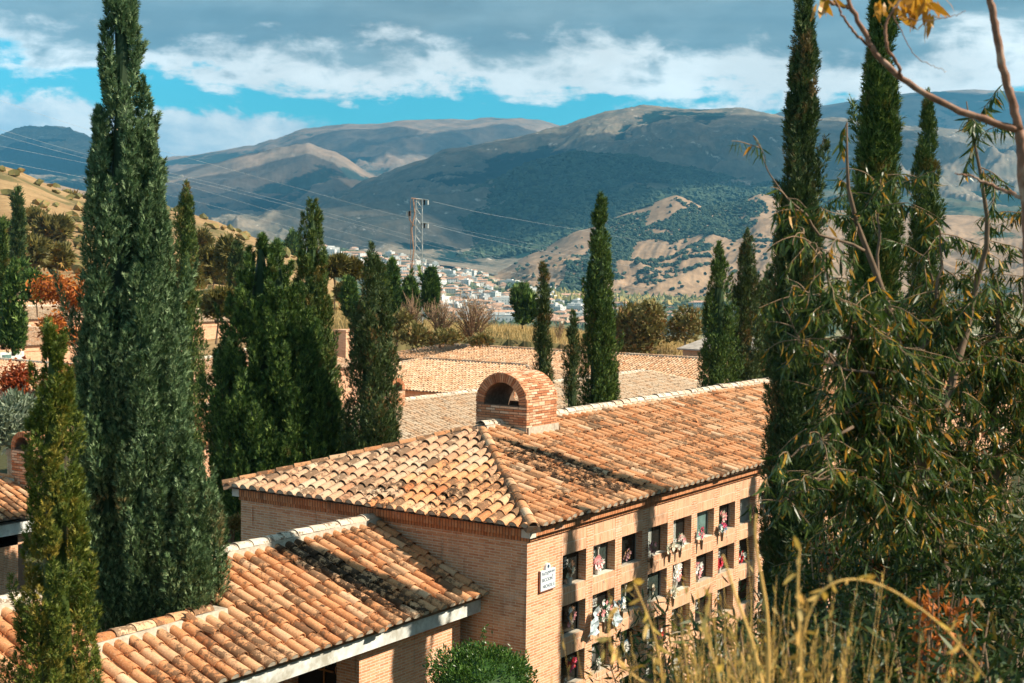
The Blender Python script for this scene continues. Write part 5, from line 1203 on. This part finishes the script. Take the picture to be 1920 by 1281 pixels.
# ------------------------------------------------------------------ village in the valley
M_house = [simple('white_house_wall', (.64, .63, .60), .8, .08, .2), simple('cream_house_wall', (.55, .47, .37), .8, .08, .2), simple('grey_house_wall', (.42, .42, .41), .8, .08, .2)]
M_roofh = simple('village_roof_tile', (.46, .28, .19), .9, .2, .3); M_roofl = simple('flat_roof', (.45, .42, .38), .9, .1, .2)
def house_mesh(nm, w_, l, h, wm, kind, rng):
    b = MB(); b.box(-w_/2, w_/2, -l/2, l/2, -4, h)
    nw = max(2, int(w_/3))
    for st in range(max(1, int(h/3))):
        for k in range(nw):
            x = -w_/2+(k+.5)*w_/nw
            for sg in (-1, 1): b.box(x-.45, x+.45, sg*l/2-.04, sg*l/2+.04, st*3+.9, st*3+2.2, 2)
        for k in range(max(2, int(l/3.5))):
            y = -l/2+(k+.5)*l/max(2, int(l/3.5))
            for sg in (-1, 1): b.box(sg*w_/2-.04, sg*w_/2+.04, y-.45, y+.45, st*3+.9, st*3+2.2, 2)
    if kind == 'gable': b.add([(-w_/2-.4, -l/2-.4, h), (w_/2+.4, -l/2-.4, h), (w_/2+.4, l/2+.4, h), (-w_/2-.4, l/2+.4, h), (-w_/2-.4, 0, h+l*.2), (w_/2+.4, 0, h+l*.2)], [(0, 1, 5, 4), (2, 3, 4, 5), (3, 2, 1, 0)], [(0, 4, 3), (1, 2, 5)], 1)
    elif kind == 'hip': b.add([(-w_/2-.4, -l/2-.4, h), (w_/2+.4, -l/2-.4, h), (w_/2+.4, l/2+.4, h), (-w_/2-.4, l/2+.4, h), (-w_/2+l*.4, 0, h+l*.2), (w_/2-l*.4, 0, h+l*.2)], [(0, 1, 5, 4), (2, 3, 4, 5), (3, 2, 1, 0)], [(0, 4, 3), (1, 2, 5)], 1)
    else: b.box(-w_/2-.1, w_/2+.1, -l/2-.1, l/2+.1, h+.01, h+.5, 0); b.box(-w_/4, w_/8, -l/5, l/5, h+.5, h+2.3, 0)
    me = b.build(nm, [wm, M_roofh, M_teal], obj=False); me['world'] = 0; return me
rng = np.random.default_rng(900); HK = []
for (nm, a) in (('white_house', [(11, 9, 6, 0, 'gable'), (14, 9, 6.5, 0, 'hip'), (10, 10, 9, 0, 'flat'), (16, 9, 6, 0, 'gable')]), ('cream_house', [(12, 9, 6, 1, 'gable'), (10, 8, 6, 1, 'hip')]), ('apartment_block', [(26, 11, 11, 0, 'flat'), (30, 11, 9, 0, 'gable')]), ('grey_house', [(14, 10, 7, 2, 'flat')])):
    for k in a: HK.append((nm, house_mesh(nm, k[0], k[1], k[2], M_house[k[3]], k[4], rng), (nm.replace('_', ' ')+(' with flat roof' if k[4] == 'flat' else ' with low tiled roof')+' in the distant village'), 'building' if nm == 'apartment_block' else 'house', nm.replace('_', ' ')+'s with '+('flat' if k[4] == 'flat' else 'tiled')+' roofs in the village'))
spots = []
def district(poly, n, dmin, dmax, sep, wts=None):
    """fill a district of the valley floor, given by the azimuth span at each distance"""
    tries = 0; got = 0
    while got < n and tries < n*60:
        tries += 1; d = math.exp(rng.uniform(math.log(dmin), math.log(dmax))); f = (d-dmin)/(dmax-dmin)
        a0, a1 = poly[0][0]*(1-f)+poly[1][0]*f, poly[0][1]*(1-f)+poly[1][1]*f; px = rng.uniform(a0, a1); x, y = VAL.xy(px, d)
        if any((x-q[0])**2+(y-q[1])**2 < sep*sep for q in spots[-1500:]): continue
        spots.append((x, y, px, d, rng.choice(len(HK), p=wts))); got += 1
wc = [.15, .13, .09, .13, .18, .14, .05, .06, .07]
district([(800, 1010), (830, 930)], 165, 1210, 1650, 17, wc); district([(690, 960), (600, 900)], 190, 1550, 2150, 18, wc); district([(560, 640), (520, 600)], 22, 1900, 2200, 16, wc)
district([(960, 1100), (930, 1090)], 60, 1230, 1900, 24, wc); district([(1080, 1500), (1060, 1300)], 50, 1150, 1900, 45, wc); district([(720, 980), (640, 880)], 60, 2150, 2650, 24, wc); district([(950, 1080), (930, 1080)], 40, 1850, 2250, 18, wc)
spots.sort(key=lambda q: q[3]); used = {}; farV = MB()
for k, (x, y, px, d, hk) in enumerate(spots):
    z = float(VAL.z(np.array([px]), np.array([d]))[0]); a = rng.choice([.4, .75, 1.9, 2.3, 1.2])+rng.normal(0, .15); nm, me, lab, cat, grp = HK[hk]
    if k < 296:
        o = D.objects.new(nm, me); COL.objects.link(o); o.location = (x, y, z); o.rotation_euler = (0, 0, a); prop(o, lab, cat, grp)
    else:
        Vm = np.array([v.co for v in me.vertices]); ca, sa = math.cos(a), math.sin(a); Vw = np.stack([Vm[:, 0]*ca-Vm[:, 1]*sa+x, Vm[:, 0]*sa+Vm[:, 1]*ca+y, Vm[:, 2]+z], -1)
        for typ in (3, 4):
            fs = [tuple(f.vertices) for f in me.polygons if len(f.vertices) == typ]; ms_ = [f.material_index+(3 if me.materials[0] is M_house[1] and f.material_index == 0 else 0) for f in me.polygons if len(f.vertices) == typ]
            if fs: (farV.t if typ == 3 else farV.q).append(np.array(fs)+farV.n); (farV.tm if typ == 3 else farV.qm).extend(ms_)
        farV.v.append(Vw); farV.n += len(Vw)
o = farV.build('far_houses', [M_house[0], M_roofh, M_teal, M_house[1]]); prop(o, 'remaining white and cream houses of the distant village', 'houses', None, 'stuff')

# woods, scrub and orchards seen as texture far away
def tree_mass(name, label, land, n, fn, size, mtl, seed, d0, d1, px0, px1, flat=.8):
    r = np.random.default_rng(seed); px = r.uniform(px0, px1, n*4); d = np.exp(r.uniform(math.log(d0), math.log(d1), n*4)); x, y = land.xy(px, d); keep = fn(px, d, x, y, r)
    px, d, x, y = px[keep][:n], d[keep][:n], x[keep][:n], y[keep][:n]; z = land.z(px, d); N = len(px); s_ = size*r.uniform(.55, 1.3, N)
    k = 1+.35*r.normal(size=(N, len(ICO1), 1)); V = np.stack([x, y, z+s_*.5], -1)[:, None]+ICO1[None]*k*s_[:, None, None]*np.array([1, 1, flat]); Fq = (ICO1F[None]+(np.arange(N)*len(ICO1))[:, None, None]).reshape(-1, 3)
    rn = np.repeat(r.random(N), len(ICO1F)); me = npmesh(name, V.reshape(-1, 3), Fq, [mtl], dict(rnd=rn, tone=rn)); prop(link(name, me), label, 'trees', None, 'stuff')
G_farw = foliage('far_woodland', (.035, .06, .035), (.06, .095, .05), (.12, .13, .06), None, .6, .05, .9); G_poplar = foliage('poplar_gold', (.14, .16, .06), (.26, .24, .09), (.46, .32, .10), None, .6, .1, .8); G_farp = foliage('far_pine', (.022, .045, .03), (.035, .065, .04), (.06, .09, .05), None, .6, .05, .9)
nf = lambda sc, th, sd: (lambda px, d, x, y, r: fbm(x*sc, y*sc, sd, 4) > th)
tree_mass('valley_trees', 'trees and orchards among the houses on the valley floor', VAL, 9000, lambda px, d, x, y, r: (fbm(x*.008, y*.008, 61, 4) > np.where(px > 1000, .47, .56)), 4.2, G_farw, 61, 1150, 2500, 520, 1560)
tree_mass('poplar_grove', 'band of yellow-green poplars along the river', VAL, 3200, lambda px, d, x, y, r: (np.abs(d-(1950+.4*(px-1250))) < 110) | ((np.abs(d-2280) < 80) & (px < 1130) & (px > 960)), 4.2, G_poplar, 62, 1700, 2420, 960, 1560, 1.5)
tree_mass('riverside_trees', 'dark riverside trees between the village and the bare hills', VAL, 1500, lambda px, d, x, y, r: (np.abs(d-2150) < 170) & (fbm(x*.01, y*.01, 5, 3) > .42), 5.5, G_farw, 63, 1900, 2500, 950, 1560, 1.1)
def spur_mask(px, d, x, y, r):
    n = fbm(x*.006, y*.006, 66, 4); near = d < 2350; band = (np.abs(px-(1180+(2800-d)*-.12)) < 40) | ((px > 1318) & (px < 1400) & (d > 2250)) | ((px > 1270) & (px < 1460) & (d < 2480) & (d > 2200))
    return ((n > .60) & (px > 1120)) | (band & (n > .44)) | (near & (n > .51) & (px > 1060)) | (r.random(len(px)) < .018)
tree_mass('hill_pines', 'pines and scrub dotted over the bare sunlit spurs', SPUR, 7000, spur_mask, 3.4, G_farp, 64, 1950, 2830, 960, 1560)
tree_mass('ridge_forest', 'pine forest covering the ridge in cloud shadow', FOR, 14000, lambda px, d, x, y, r: fbm(x*.003, y*.003, 67, 4) > .36, 7.5, G_farp, 65, 3000, 3850, 780, 1560)
tree_mass('hill_scrub', 'scrub dotted on the dry slope below the pines', HILL, 500, lambda px, d, x, y, r: (d > 130) & (fbm(x*.05, y*.05, 68, 3) > .5), 1.0, G_scrub, 68, 120, 350, -100, 700, .7)
# planted rows of young olives on the terraces of the bare spurs
def rows(px, d, x, y, r): return (np.abs((x*.6+y*.8) % 26) < 6) & (px > 1190) & (px < 1330)
tree_mass('olive_rows', 'rows of young olive trees on the tilted field below the bare hill', SPUR, 700, rows, 3.6, G_farp, 69, 2150, 2420, 1190, 1330)

# dry field grass beyond the far roofs
r = np.random.default_rng(71); N = 52000; px = r.uniform(560, 1480, N); d = np.exp(r.uniform(math.log(92), math.log(142), N)); Q = HILL.point(px, d); Dr = r.normal(0, .28, (N, 3))+[.1, 0, 1]
V, Fq, rn, to = scatter(Q, Dr, r.uniform(.25, .75, N), np.array([(-.035, 0, 0), (.035, 0, 0), (0, 1, .12)]), np.array([(0, 1, 2)]), r)
prop(link('dry_grass', npmesh('dry_grass', V, Fq, [G_strawd], dict(rnd=rn, tone=to))), 'tall dry golden grass on the field beyond the roofs', 'grass', None, 'stuff')

# ------------------------------------------------------------------ foreground at the right: almond trees, bare branches, undergrowth, grass
def almond(label, base, limbs, d, seed, ntw, leafn, lsz=.095, mt=(G_alm, G_almo), spread=.55, trunk_r=.06, group='almond trees at the right', orange=.06, twl=(.16, .42), up_share=.2):
    """limbs: photo-measured courses of the main branches [(px,py,dd)...], r0, r1"""
    rng = np.random.default_rng(seed); T0 = empty('almond_tree', base, label, 'tree', group); b = MB(); src = []
    for pts, r0, r1 in limbs:
        Q = np.array([P(x, y, d+dd) for x, y, dd in pts]); k = np.linspace(0, len(Q)-1, 14); A_ = np.stack([np.interp(k, np.arange(len(Q)), Q[:, j]) for j in range(3)], -1)
        A_[1:-1] += rng.normal(0, .02, A_[1:-1].shape)
        for j in range(3): A_[1:-1, j] = .25*A_[:-2, j]+.5*A_[1:-1, j]+.25*A_[2:, j]
        b.tube(A_, np.linspace(r0, r1, 14), 6); src.append(A_[2:])
    S_ = np.concatenate(src); leafC, leafD = [], []; tb = MB()
    zth = P(1700, 560, d)[2]; wts = np.where(S_[:, 2] > zth, up_share, 1.); wts /= wts.sum()
    for i in range(ntw):
        p0 = S_[int(rng.choice(len(S_), p=wts))]; dv = rng.normal(0, 1, 3)*[1, 1, .6]+[0, 0, .35]; dv /= np.linalg.norm(dv); L = rng.uniform(*twl); K = 9; pts = [p0]
        for k in range(K): dv = dv+rng.normal(0, .10, 3)-np.array([0, 0, .085]); dv /= np.linalg.norm(dv); pts.append(pts[-1]+dv*L/K)
        tb.tube(pts, np.linspace(.0032, .0012, K+1), 4, cap=False); pts = np.array(pts); n = int(leafn*L)
        k = rng.uniform(1, K, n); Cn = np.stack([np.interp(k, np.arange(K+1), pts[:, j]) for j in range(3)], -1); leafC.append(Cn)
        leafD.append(rng.normal(0, .5, (n, 3))+dv*.3+[0, 0, -1.05])
    b.build('trunk', M_bark, T0, True); tb.build('twigs', M_barkt, T0, True)
    Cn = np.concatenate(leafC); Dr = np.concatenate(leafD); o_ = rng.random(len(Cn)) < orange
    link('crown', leafmesh('crown', [scatter(Cn[~o_], Dr[~o_], lsz*rng.uniform(.5, 1.25, (~o_).sum()), LEAF*[.72, 1, 1.2], LEAF_F, rng)], [mt[0]]), T0)
    if o_.sum() > 3: link('turning_leaves', leafmesh('turning_leaves', [scatter(Cn[o_], Dr[o_], lsz*rng.uniform(.6, 1.2, o_.sum()), LEAF, LEAF_F, rng)], [mt[1]]), T0)
    return T0
def gbase(px, d): x, y = gx(px, d)[:2]; return (x, y, gz(x, y))
B1 = P(1800, 1150, 7.4); B1[2] = gz(B1[0], B1[1])
def tobase(px, d): q = gbase(px, d); return q
L1 = [([(1810, 1330, .2), (1790, 1150, .1), (1752, 1000, 0), (1730, 860, 0), (1700, 700, 0), (1670, 560, -.1), (1610, 430, -.1), (1590, 320, -.2), (1588, 230, -.2)], .045, .004),
      ([(1752, 1000, 0), (1680, 930, -.2), (1620, 905, -.3), (1570, 900, -.4)], .018, .003), ([(1730, 860, 0), (1790, 700, .2), (1830, 560, .3), (1850, 420, .2), (1822, 300, .1), (1812, 190, .1)], .028, .003),
      ([(1715, 800, 0), (1640, 700, -.4), (1590, 620, -.5), (1560, 540, -.6)], .017, .002), ([(1700, 700, .1), (1750, 600, .4), (1770, 500, .4), (1760, 420, .4)], .018, .003), ([(1680, 640, 0), (1650, 520, .3), (1640, 420, .3), (1650, 330, .3)], .014, .002),
      ([(1720, 780, 0), (1650, 800, -.2), (1580, 780, -.4)], .012, .002)]
almond('large almond tree at the right with thin hanging twigs and long narrow leaves', tobase(1790, 7.4), L1, 7.3, 701, 400, 170, .085)
# long wispy shoots reaching out to the left
L1b = [([(1620, 470, -.1), (1530, 440, -.2), (1480, 385, -.3), (1440, 330, -.3), (1412, 255, -.3)], .008, .0015), ([(1640, 600, -.2), (1570, 560, -.3), (1520, 545, -.4), (1470, 545, -.5)], .009, .0015), ([(1560, 540, -.6), (1535, 470, -.6), (1500, 430, -.6)], .006, .0012),
       ([(1640, 700, -.4), (1560, 680, -.4), (1500, 630, -.5), (1466, 560, -.5)], .008, .0015), ([(1600, 800, -.3), (1530, 830, -.4), (1470, 860, -.5), (1440, 900, -.5)], .008, .0015), ([(1570, 900, -.4), (1500, 925, -.5), (1460, 940, -.5)], .007, .0015)]
almond('slender almond shoots reaching left over the tall dark cypress', tobase(1700, 7.1), L1b, 7.0, 704, 80, 80, .085, twl=(.10, .28), up_share=1.)
L2 = [([(1900, 1330, 0), (1890, 1100, 0), (1870, 900, 0), (1860, 700, 0), (1880, 560, 0), (1850, 450, -.1)], .045, .006), ([(1880, 960, 0), (1800, 860, -.2), (1740, 830, -.3), (1680, 850, -.4)], .022, .004), ([(1870, 900, 0), (1960, 760, .3), (1990, 600, .3)], .025, .005),
      ([(1880, 1010, 0), (1790, 960, -.4), (1720, 990, -.5), (1640, 980, -.6)], .018, .003), ([(1865, 700, 0), (1800, 640, -.2), (1760, 560, -.3), (1740, 470, -.3)], .016, .003), ([(1862, 760, 0), (1930, 650, -.2), (1950, 520, -.2), (1930, 400, -.2)], .018, .003),
      ([(1890, 1100, 0), (1800, 1060, .2), (1700, 1080, .2), (1620, 1060, .2)], .016, .003)]
almond('darker almond tree at the right edge behind the thick brown branch', tobase(1900, 8.6), L2, 8.4, 702, 680, 170, .085)
L3 = [([(1660, 1330, 0), (1650, 1180, 0), (1620, 1090, 0), (1610, 990, 0), (1590, 920, 0)], .03, .005), ([(1620, 1090, 0), (1560, 1050, -.2), (1500, 1060, -.3)], .014, .003), ([(1630, 1100, 0), (1700, 1010, .2), (1750, 960, .2)], .016, .003), ([(1610, 990, 0), (1560, 900, .2)], .012, .003)]
almond('low leafy almond sapling before the far end of the niche wall', tobase(1650, 9.8), L3, 9.6, 703, 240, 130, .085)

def branch_tree(label, base, limbs, d, seed):
    rng = np.random.default_rng(seed); T0 = empty('bare_tree', base, label, 'tree'); b = MB()
    for pts, r0, r1 in limbs:
        Q = np.array([P(x, y, d+dd) for x, y, dd in pts]); K = 30; k = np.linspace(0, len(Q)-1, K); A_ = np.stack([np.interp(k, np.arange(len(Q)), Q[:, j]) for j in range(3)], -1)
        for _ in range(3):
            A_[1:-1] = .25*A_[:-2]+.5*A_[1:-1]+.25*A_[2:]
        A_[1:-1] += rng.normal(0, .0022, A_[1:-1].shape); rad = np.linspace(r0, r1, K)*(1+.08*np.sin(np.arange(K)*2.1)); b.tube(A_, rad, 9)
    b.build('trunk', M_barkr, T0, True); return T0
dT = 4.6
TT = branch_tree('nearly bare reddish tree with a thick curving branch and few orange leaves, upper right', tobase(1960, 4.8), [
    ([(1980, 1330, .3), (1950, 900, .2), (1935, 600, .1), (1930, 430, 0), (1918, 300, 0), (1911, 244, 0)], .034, .016),
    ([(1911, 244, 0), (1895, 180, 0), (1880, 130, 0), (1868, 60, 0), (1856, 0, 0), (1846, -60, 0)], .0145, .011),
    ([(1911, 244, 0), (1860, 228, 0), (1810, 212, 0), (1760, 190, 0), (1700, 158, 0), (1660, 120, 0), (1632, 90, 0), (1612, 45, 0), (1590, 8, 0), (1585, -30, 0)], .0125, .007),
    ([(1592, 14, 0), (1565, 8, 0), (1545, 0, 0), (1520, -20, 0)], .007, .004), ([(1632, 90, 0), (1600, 60, -.1), (1580, 30, -.1), (1560, -10, -.1)], .005, .003),
    ([(1690, 150, 0), (1684, 118, -.05), (1662, 92, -.1), (1660, 50, -.1), (1672, 20, -.1), (1700, -10, -.1)], .006, .004), ([(1675, 30, -.1), (1710, 100, -.1), (1740, 122, -.1), (1775, 134, -.1)], .0016, .0008), ([(1680, 32, -.1), (1740, 40, -.1), (1790, 30, -.1), (1810, 20, -.1)], .0018, .0008),
    ([(1915, 370, 0), (1870, 352, .1), (1820, 330, .1), (1790, 325, .1)], .007, .002)], dT, 720)
rng = np.random.default_rng(730); cl = []
for (px, py, n, w_, h_) in ((1700, 12, 34, 34, 26), (1740, 10, 16, 24, 22), (1544, 12, 12, 18, 22), (1745, 40, 6, 14, 12), (1648, 14, 6, 14, 10)):
    for k in range(n): cl.append(P(px+rng.normal(0, w_*.5), py-10+rng.normal(0, h_*.4), dT+rng.normal(0, .05)))
cl = np.array(cl); Dr = rng.normal(0, .45, (len(cl), 3))+[0, 0, -1]
link('turning_leaves', leafmesh('turning_leaves', [scatter(cl, Dr, .068*rng.uniform(.5, 1.25, len(cl)), LEAF*[1.8, 1, 1.3], LEAF_F, rng)], [G_almo]), TT)

# undergrowth on the slope
def under(label, px, py, w_, h_, d, n, mtl, seed, size=.07, name='shrub', tpl=LEAF, stems=14, cat='shrub', dd=.7):
    rng = np.random.default_rng(seed); c = P(px, py, d); W2, H2 = w_/F*d/2, h_/F*d/2; bz = gz(c[0], c[1]); T0 = empty(name, (c[0], c[1], bz), label, cat, 'undergrowth on the slope'); b = MB(); parts = []; src = []
    for k in range(stems):
        a = rng.uniform(-1, 1); e = np.array(c)+_r*a*W2+_fh*rng.uniform(-dd, dd)+[0, 0, H2*rng.uniform(-.3, 1.)*(1-.5*a*a)]; p0 = np.array([c[0]+_r[0]*a*W2*.4, c[1]+_r[1]*a*W2*.4, bz-.05]); mid = (p0+e)/2+rng.normal(0, .08, 3)
        b.tube([p0, mid, e], [.014, .009, .003], 5, cap=False); t = rng.random(int(n/stems))**.6
        q = (1-t)[:, None]**2*p0+2*(t*(1-t))[:, None]*mid+(t**2)[:, None]*e; q = q+rng.normal(0, .5, q.shape)*np.array([W2, W2, H2])*.38; q[:, 2] = np.maximum(q[:, 2], bz+.02); src.append(q)
    q = np.concatenate(src); parts.append(scatter(q, rng.normal(0, .6, q.shape)+[0, 0, .25], size*rng.uniform(.55, 1.3, len(q)), tpl, LEAF_F, rng)); b.build('stems', M_barkt, T0)
    link('crown', leafmesh('crown', parts, [mtl]), T0)
und = [(1290, 1230, 330, 170, 8.5, 4200, G_under, 'leafy dark shrub at the bottom centre-right, in front of the lowest niches'), (1430, 1160, 260, 170, 9.5, 4200, G_under, 'dark green shrub under the low almond sapling'), (1560, 1170, 300, 230, 8.0, 5200, G_under, 'dense green shrub below the dark cypress at the right'),
       (1700, 1120, 300, 260, 7.4, 5600, G_under, 'dense dark shrub around the rust-coloured leaves'), (1850, 1120, 300, 330, 7.0, 6000, G_under, 'deep green bush filling the lower right corner'), (1500, 1260, 420, 160, 5.2, 4200, G_under, 'low weeds behind the dry grass'), (1760, 1260, 420, 170, 5.0, 4200, G_under, 'low weeds in the lower right corner'),
       (1880, 860, 300, 400, 10.5, 5000, G_under, 'tall dark bush behind the almond trunk at the right edge'), (1700, 960, 260, 300, 10.5, 4200, G_under, 'dark bush behind the white-barked twigs')]
for k, (px, py, w_, h_, d, n, mt_, lab) in enumerate(und): under(lab, px, py, w_, h_, d, n, mt_, 800+k, .075)
for k, (px, py, w_, h_, d, lab) in enumerate(((1745, 1130, 62, 90, 5.6, 'bright rust-orange dead leaf cluster in the lower right'), (1800, 1140, 60, 50, 6.2, 'small rusty leaf cluster right of the bright one'), (1560, 1010, 60, 70, 8.8, 'dark red leaf cluster below the dark cypress'), (1650, 1075, 70, 40, 8.2, 'brown-red leaf cluster in the shade of the almond trees'))):
    under(lab, px, py, w_, h_, d, 420, G_red if k > 1 else G_orange, 820+k, .05, 'dead_leaf_plant', OVAL, 6, 'plant', .12)

# dry grass close to the camera (out of focus, as the lens left it)
def blade(b, p, q, r, K=8, arch=.25, rng=None):
    p, q = np.asarray(p, float), np.asarray(q, float); t = np.linspace(0, 1, K); side = np.cross(q-p, (0, 0, 1)); mid = np.array([0, 0, 1.])*np.linalg.norm(q-p)*arch
    b.tube(p+(q-p)*t[:, None]+mid*(t*(1-t)*2)[:, None], np.linspace(r, r*.3, K), 4, cap=False)
def tuft(label, px, top, d, w_, n, seed, lean=.0, head=True, mt_=None):
    rng = np.random.default_rng(seed); x, y = gx(px, d)[:2]; bz = min(gz(x, y), P(px, 1330, d)[2]); c0 = np.array([x, y, bz]); H = P(px, top, d)[2]-bz; T0 = empty('dry_grass_tuft', c0, label, 'grass', 'dry grass close to the camera'); b = MB(); hc, hd = [], []
    for k in range(n):
        p = c0+_r*rng.normal(0, w_*.25)+_fh*rng.normal(0, .12); hh = H*rng.uniform(.35, 1.05); e = p+_r*(rng.normal(lean, .10)*hh)+_fh*rng.normal(0, .12)*hh+[0, 0, hh]
        blade(b, p, e, rng.uniform(.0006, .0015), 6, rng.uniform(-.05, .25)); m_ = 10
        if head:
            t = 1-rng.random(m_)*.28; hc.append(p+(e-p)*t[:, None]); hd.append((e-p)/hh+rng.normal(0, .35, (m_, 3)))
    b.build('stalks', mt_ or M_straw, T0, True)
    if head:
        q = np.concatenate(hc); link('seed_sprays', leafmesh('seed_sprays', [scatter(q, np.concatenate(hd), .022*rng.uniform(.5, 1.4, len(q)), LEAF*[.9, 1, .4], LEAF_F, rng)], [G_straw]), T0)
M_straw = simple('straw_stalk', (.72, .43, .13), .6, .25, 8, .2)
tf_ = [(1275, 1240, 3.4, .24, 60, 'dry grass tuft at the bottom, leftmost'), (1345, 1205, 3.3, .32, 190, 'pale dry grass tuft in front of the niches'), (1440, 1150, 3.3, .34, 330, 'densest straw-coloured grass tuft at the bottom'), (1540, 1190, 3.2, .34, 260, 'dry grass tuft right of the densest one'), (1640, 1220, 3.1, .36, 110, 'low dry grass tuft before the green weeds'), (1770, 1250, 3.2, .4, 50, 'sparse dry grass near the lower right corner'), (1410, 1215, 2.7, .45, 220, 'lowest and nearest dry grass tuft')]
for k, (px, top, d, w_, n, lab) in enumerate(tf_): tuft(lab, px, top, d, w_, n, 850+k)
def stalk(label, pts, d, r, leaves=0, seed=1):
    rng = np.random.default_rng(seed); x, y = gx(pts[0][0], d)[:2]; bz = gz(x, y); Q = np.array([P(x_, y_, d) for x_, y_ in pts]); Q = np.concatenate([[Q[0]+[0, 0, -.45]], Q])
    k = np.linspace(0, len(Q)-1, 30); A_ = np.stack([np.interp(k, np.arange(len(Q)), Q[:, j]) for j in range(3)], -1)
    for _ in range(4):
        for j in range(3): A_[:, j] = np.convolve(np.pad(A_[:, j], 1, mode='edge'), [.25, .5, .25], 'valid')
    T0 = empty('dry_stalk', A_[0], label, 'grass', 'dry stalks close to the camera'); b = MB(); b.tube(A_, np.linspace(r, r*.5, 30), 6); b.build('stem', M_straw, T0, True)
    if leaves:
        i = rng.integers(6, 30, leaves); link('leaves', leafmesh('leaves', [scatter(A_[i], rng.normal(0, .8, (leaves, 3))+[0, 0, -.25], .034*rng.uniform(.6, 1.3, leaves), LEAF*[1.5, 1, 1], LEAF_F, rng)], [G_straw]), T0)
stalk('long arching reed stalk bending over to the right, lower right', [(1500, 1330), (1498, 1200), (1530, 1110), (1580, 1082), (1640, 1090), (1700, 1120), (1790, 1190), (1860, 1290)], 2.6, .0028, 26, 1)
stalk('thick straight dry stalk leaning left across the lower niches', [(1440, 1330), (1410, 1200), (1380, 1120), (1352, 1032)], 2.6, .0048, 0, 2)
stalk('second thick dry stalk, upright beside the first', [(1442, 1300), (1440, 1150), (1425, 1070), (1414, 1000), (1418, 960)], 2.7, .0045, 0, 3)
stalk('dry stalk with small yellow leaves at the left of the grass', [(1245, 1330), (1240, 1250), (1225, 1180), (1200, 1120), (1185, 1085)], 2.8, .003, 16, 4)
stalk('thin stalk with drooping leaves over the third-row niches', [(1290, 1300), (1200, 1281), (1150, 1230), (1140, 1190), (1142, 1150)], 2.8, .003, 14, 6)
stalk('thin reddish stalk among the grass under the second-row niches', [(1360, 1330), (1340, 1240), (1320, 1170), (1333, 1110)], 2.5, .003, 10, 7)
stalk('tall stalk with tiny leaves at the right of the grass', [(1500, 1330), (1500, 1200), (1495, 1100), (1500, 1020)], 2.6, .0035, 22, 8)

# broken tiles lying loose on the roofs
def loose_tile(label, px, py, plane_n, plane_o, seed, tilt):
    q = ray(px, py); t_ = float((np.asarray(plane_o)-EYE)@plane_n)/float(q@plane_n); c = EYE+q*t_; rng = np.random.default_rng(seed); m = MB(); an = np.linspace(-1.3, 1.3, 8); V = []
    R_ = np.array(Matrix.Rotation(tilt, 3, 'X')@Matrix.Rotation(rng.uniform(0, 3), 3, 'Z'))
    for r_ in (.09, .076):
        for y in (0, 1):
            for a_ in an: V.append(R_@np.array([r_*math.sin(a_), (y-.5)*.22+(.03*math.sin(a_*5+seed) if y else 0), r_*math.cos(a_)-.05])+c+[0, 0, .10])
    k = 8; Q = [(j, j+1, k+j+1, k+j) for j in range(7)]+[(2*k+j, 3*k+j, 3*k+j+1, 2*k+j+1) for j in range(7)]+[(j, 2*k+j, 2*k+j+1, j+1) for j in range(7)]+[(k+j, k+j+1, 3*k+j+1, 3*k+j) for j in range(7)]
    m.add(V, Q); o = m.build('loose_tile', M_tile, attrs=dict(rnd=np.full(28, .3), rnd2=np.full(28, .9), stain_shade=np.full(28, .4))); prop(o, label, 'roof tile')
n1_ = np.array([0, -math.tan(math.radians(16.8)), 1.]); n2_ = np.array([0, -as_/ac, 1.])
loose_tile('broken tile sticking up on the long main roof slope', 1308, 797, n1_, (0, -.28, .30), 1, 1.1)
loose_tile('upturned broken tile on the wing roof near the tallest cypress', 357, 1172, n2_, (0, AV, AZ+.05), 2, 1.3)
loose_tile('cracked tile lying loose on the wing roof, right of the upturned one', 395, 1192, n2_, (0, AV, AZ+.05), 3, .25)
# ------------------------------------------------------------------ air
hz = MB(); hz.box(EYE[0]-21000, EYE[0]+21000, EYE[1]-21000, EYE[1]+21000, -260, 1290); hm = D.materials.new('haze_air'); hm.use_nodes = True; t = NT(hm.node_tree); t.n.clear()
pv_ = t.node('ShaderNodeVolumePrincipled'); pv_.inputs['Color'].default_value = (.16, .56, .95, 1); pv_.inputs['Density'].default_value = 7.5e-5; pv_.inputs['Anisotropy'].default_value = .1
o_ = t.node('ShaderNodeOutputMaterial'); t.l.new(pv_.outputs[0], o_.inputs['Volume']); ho = hz.build('haze', hm); ho['kind'] = 'stuff'
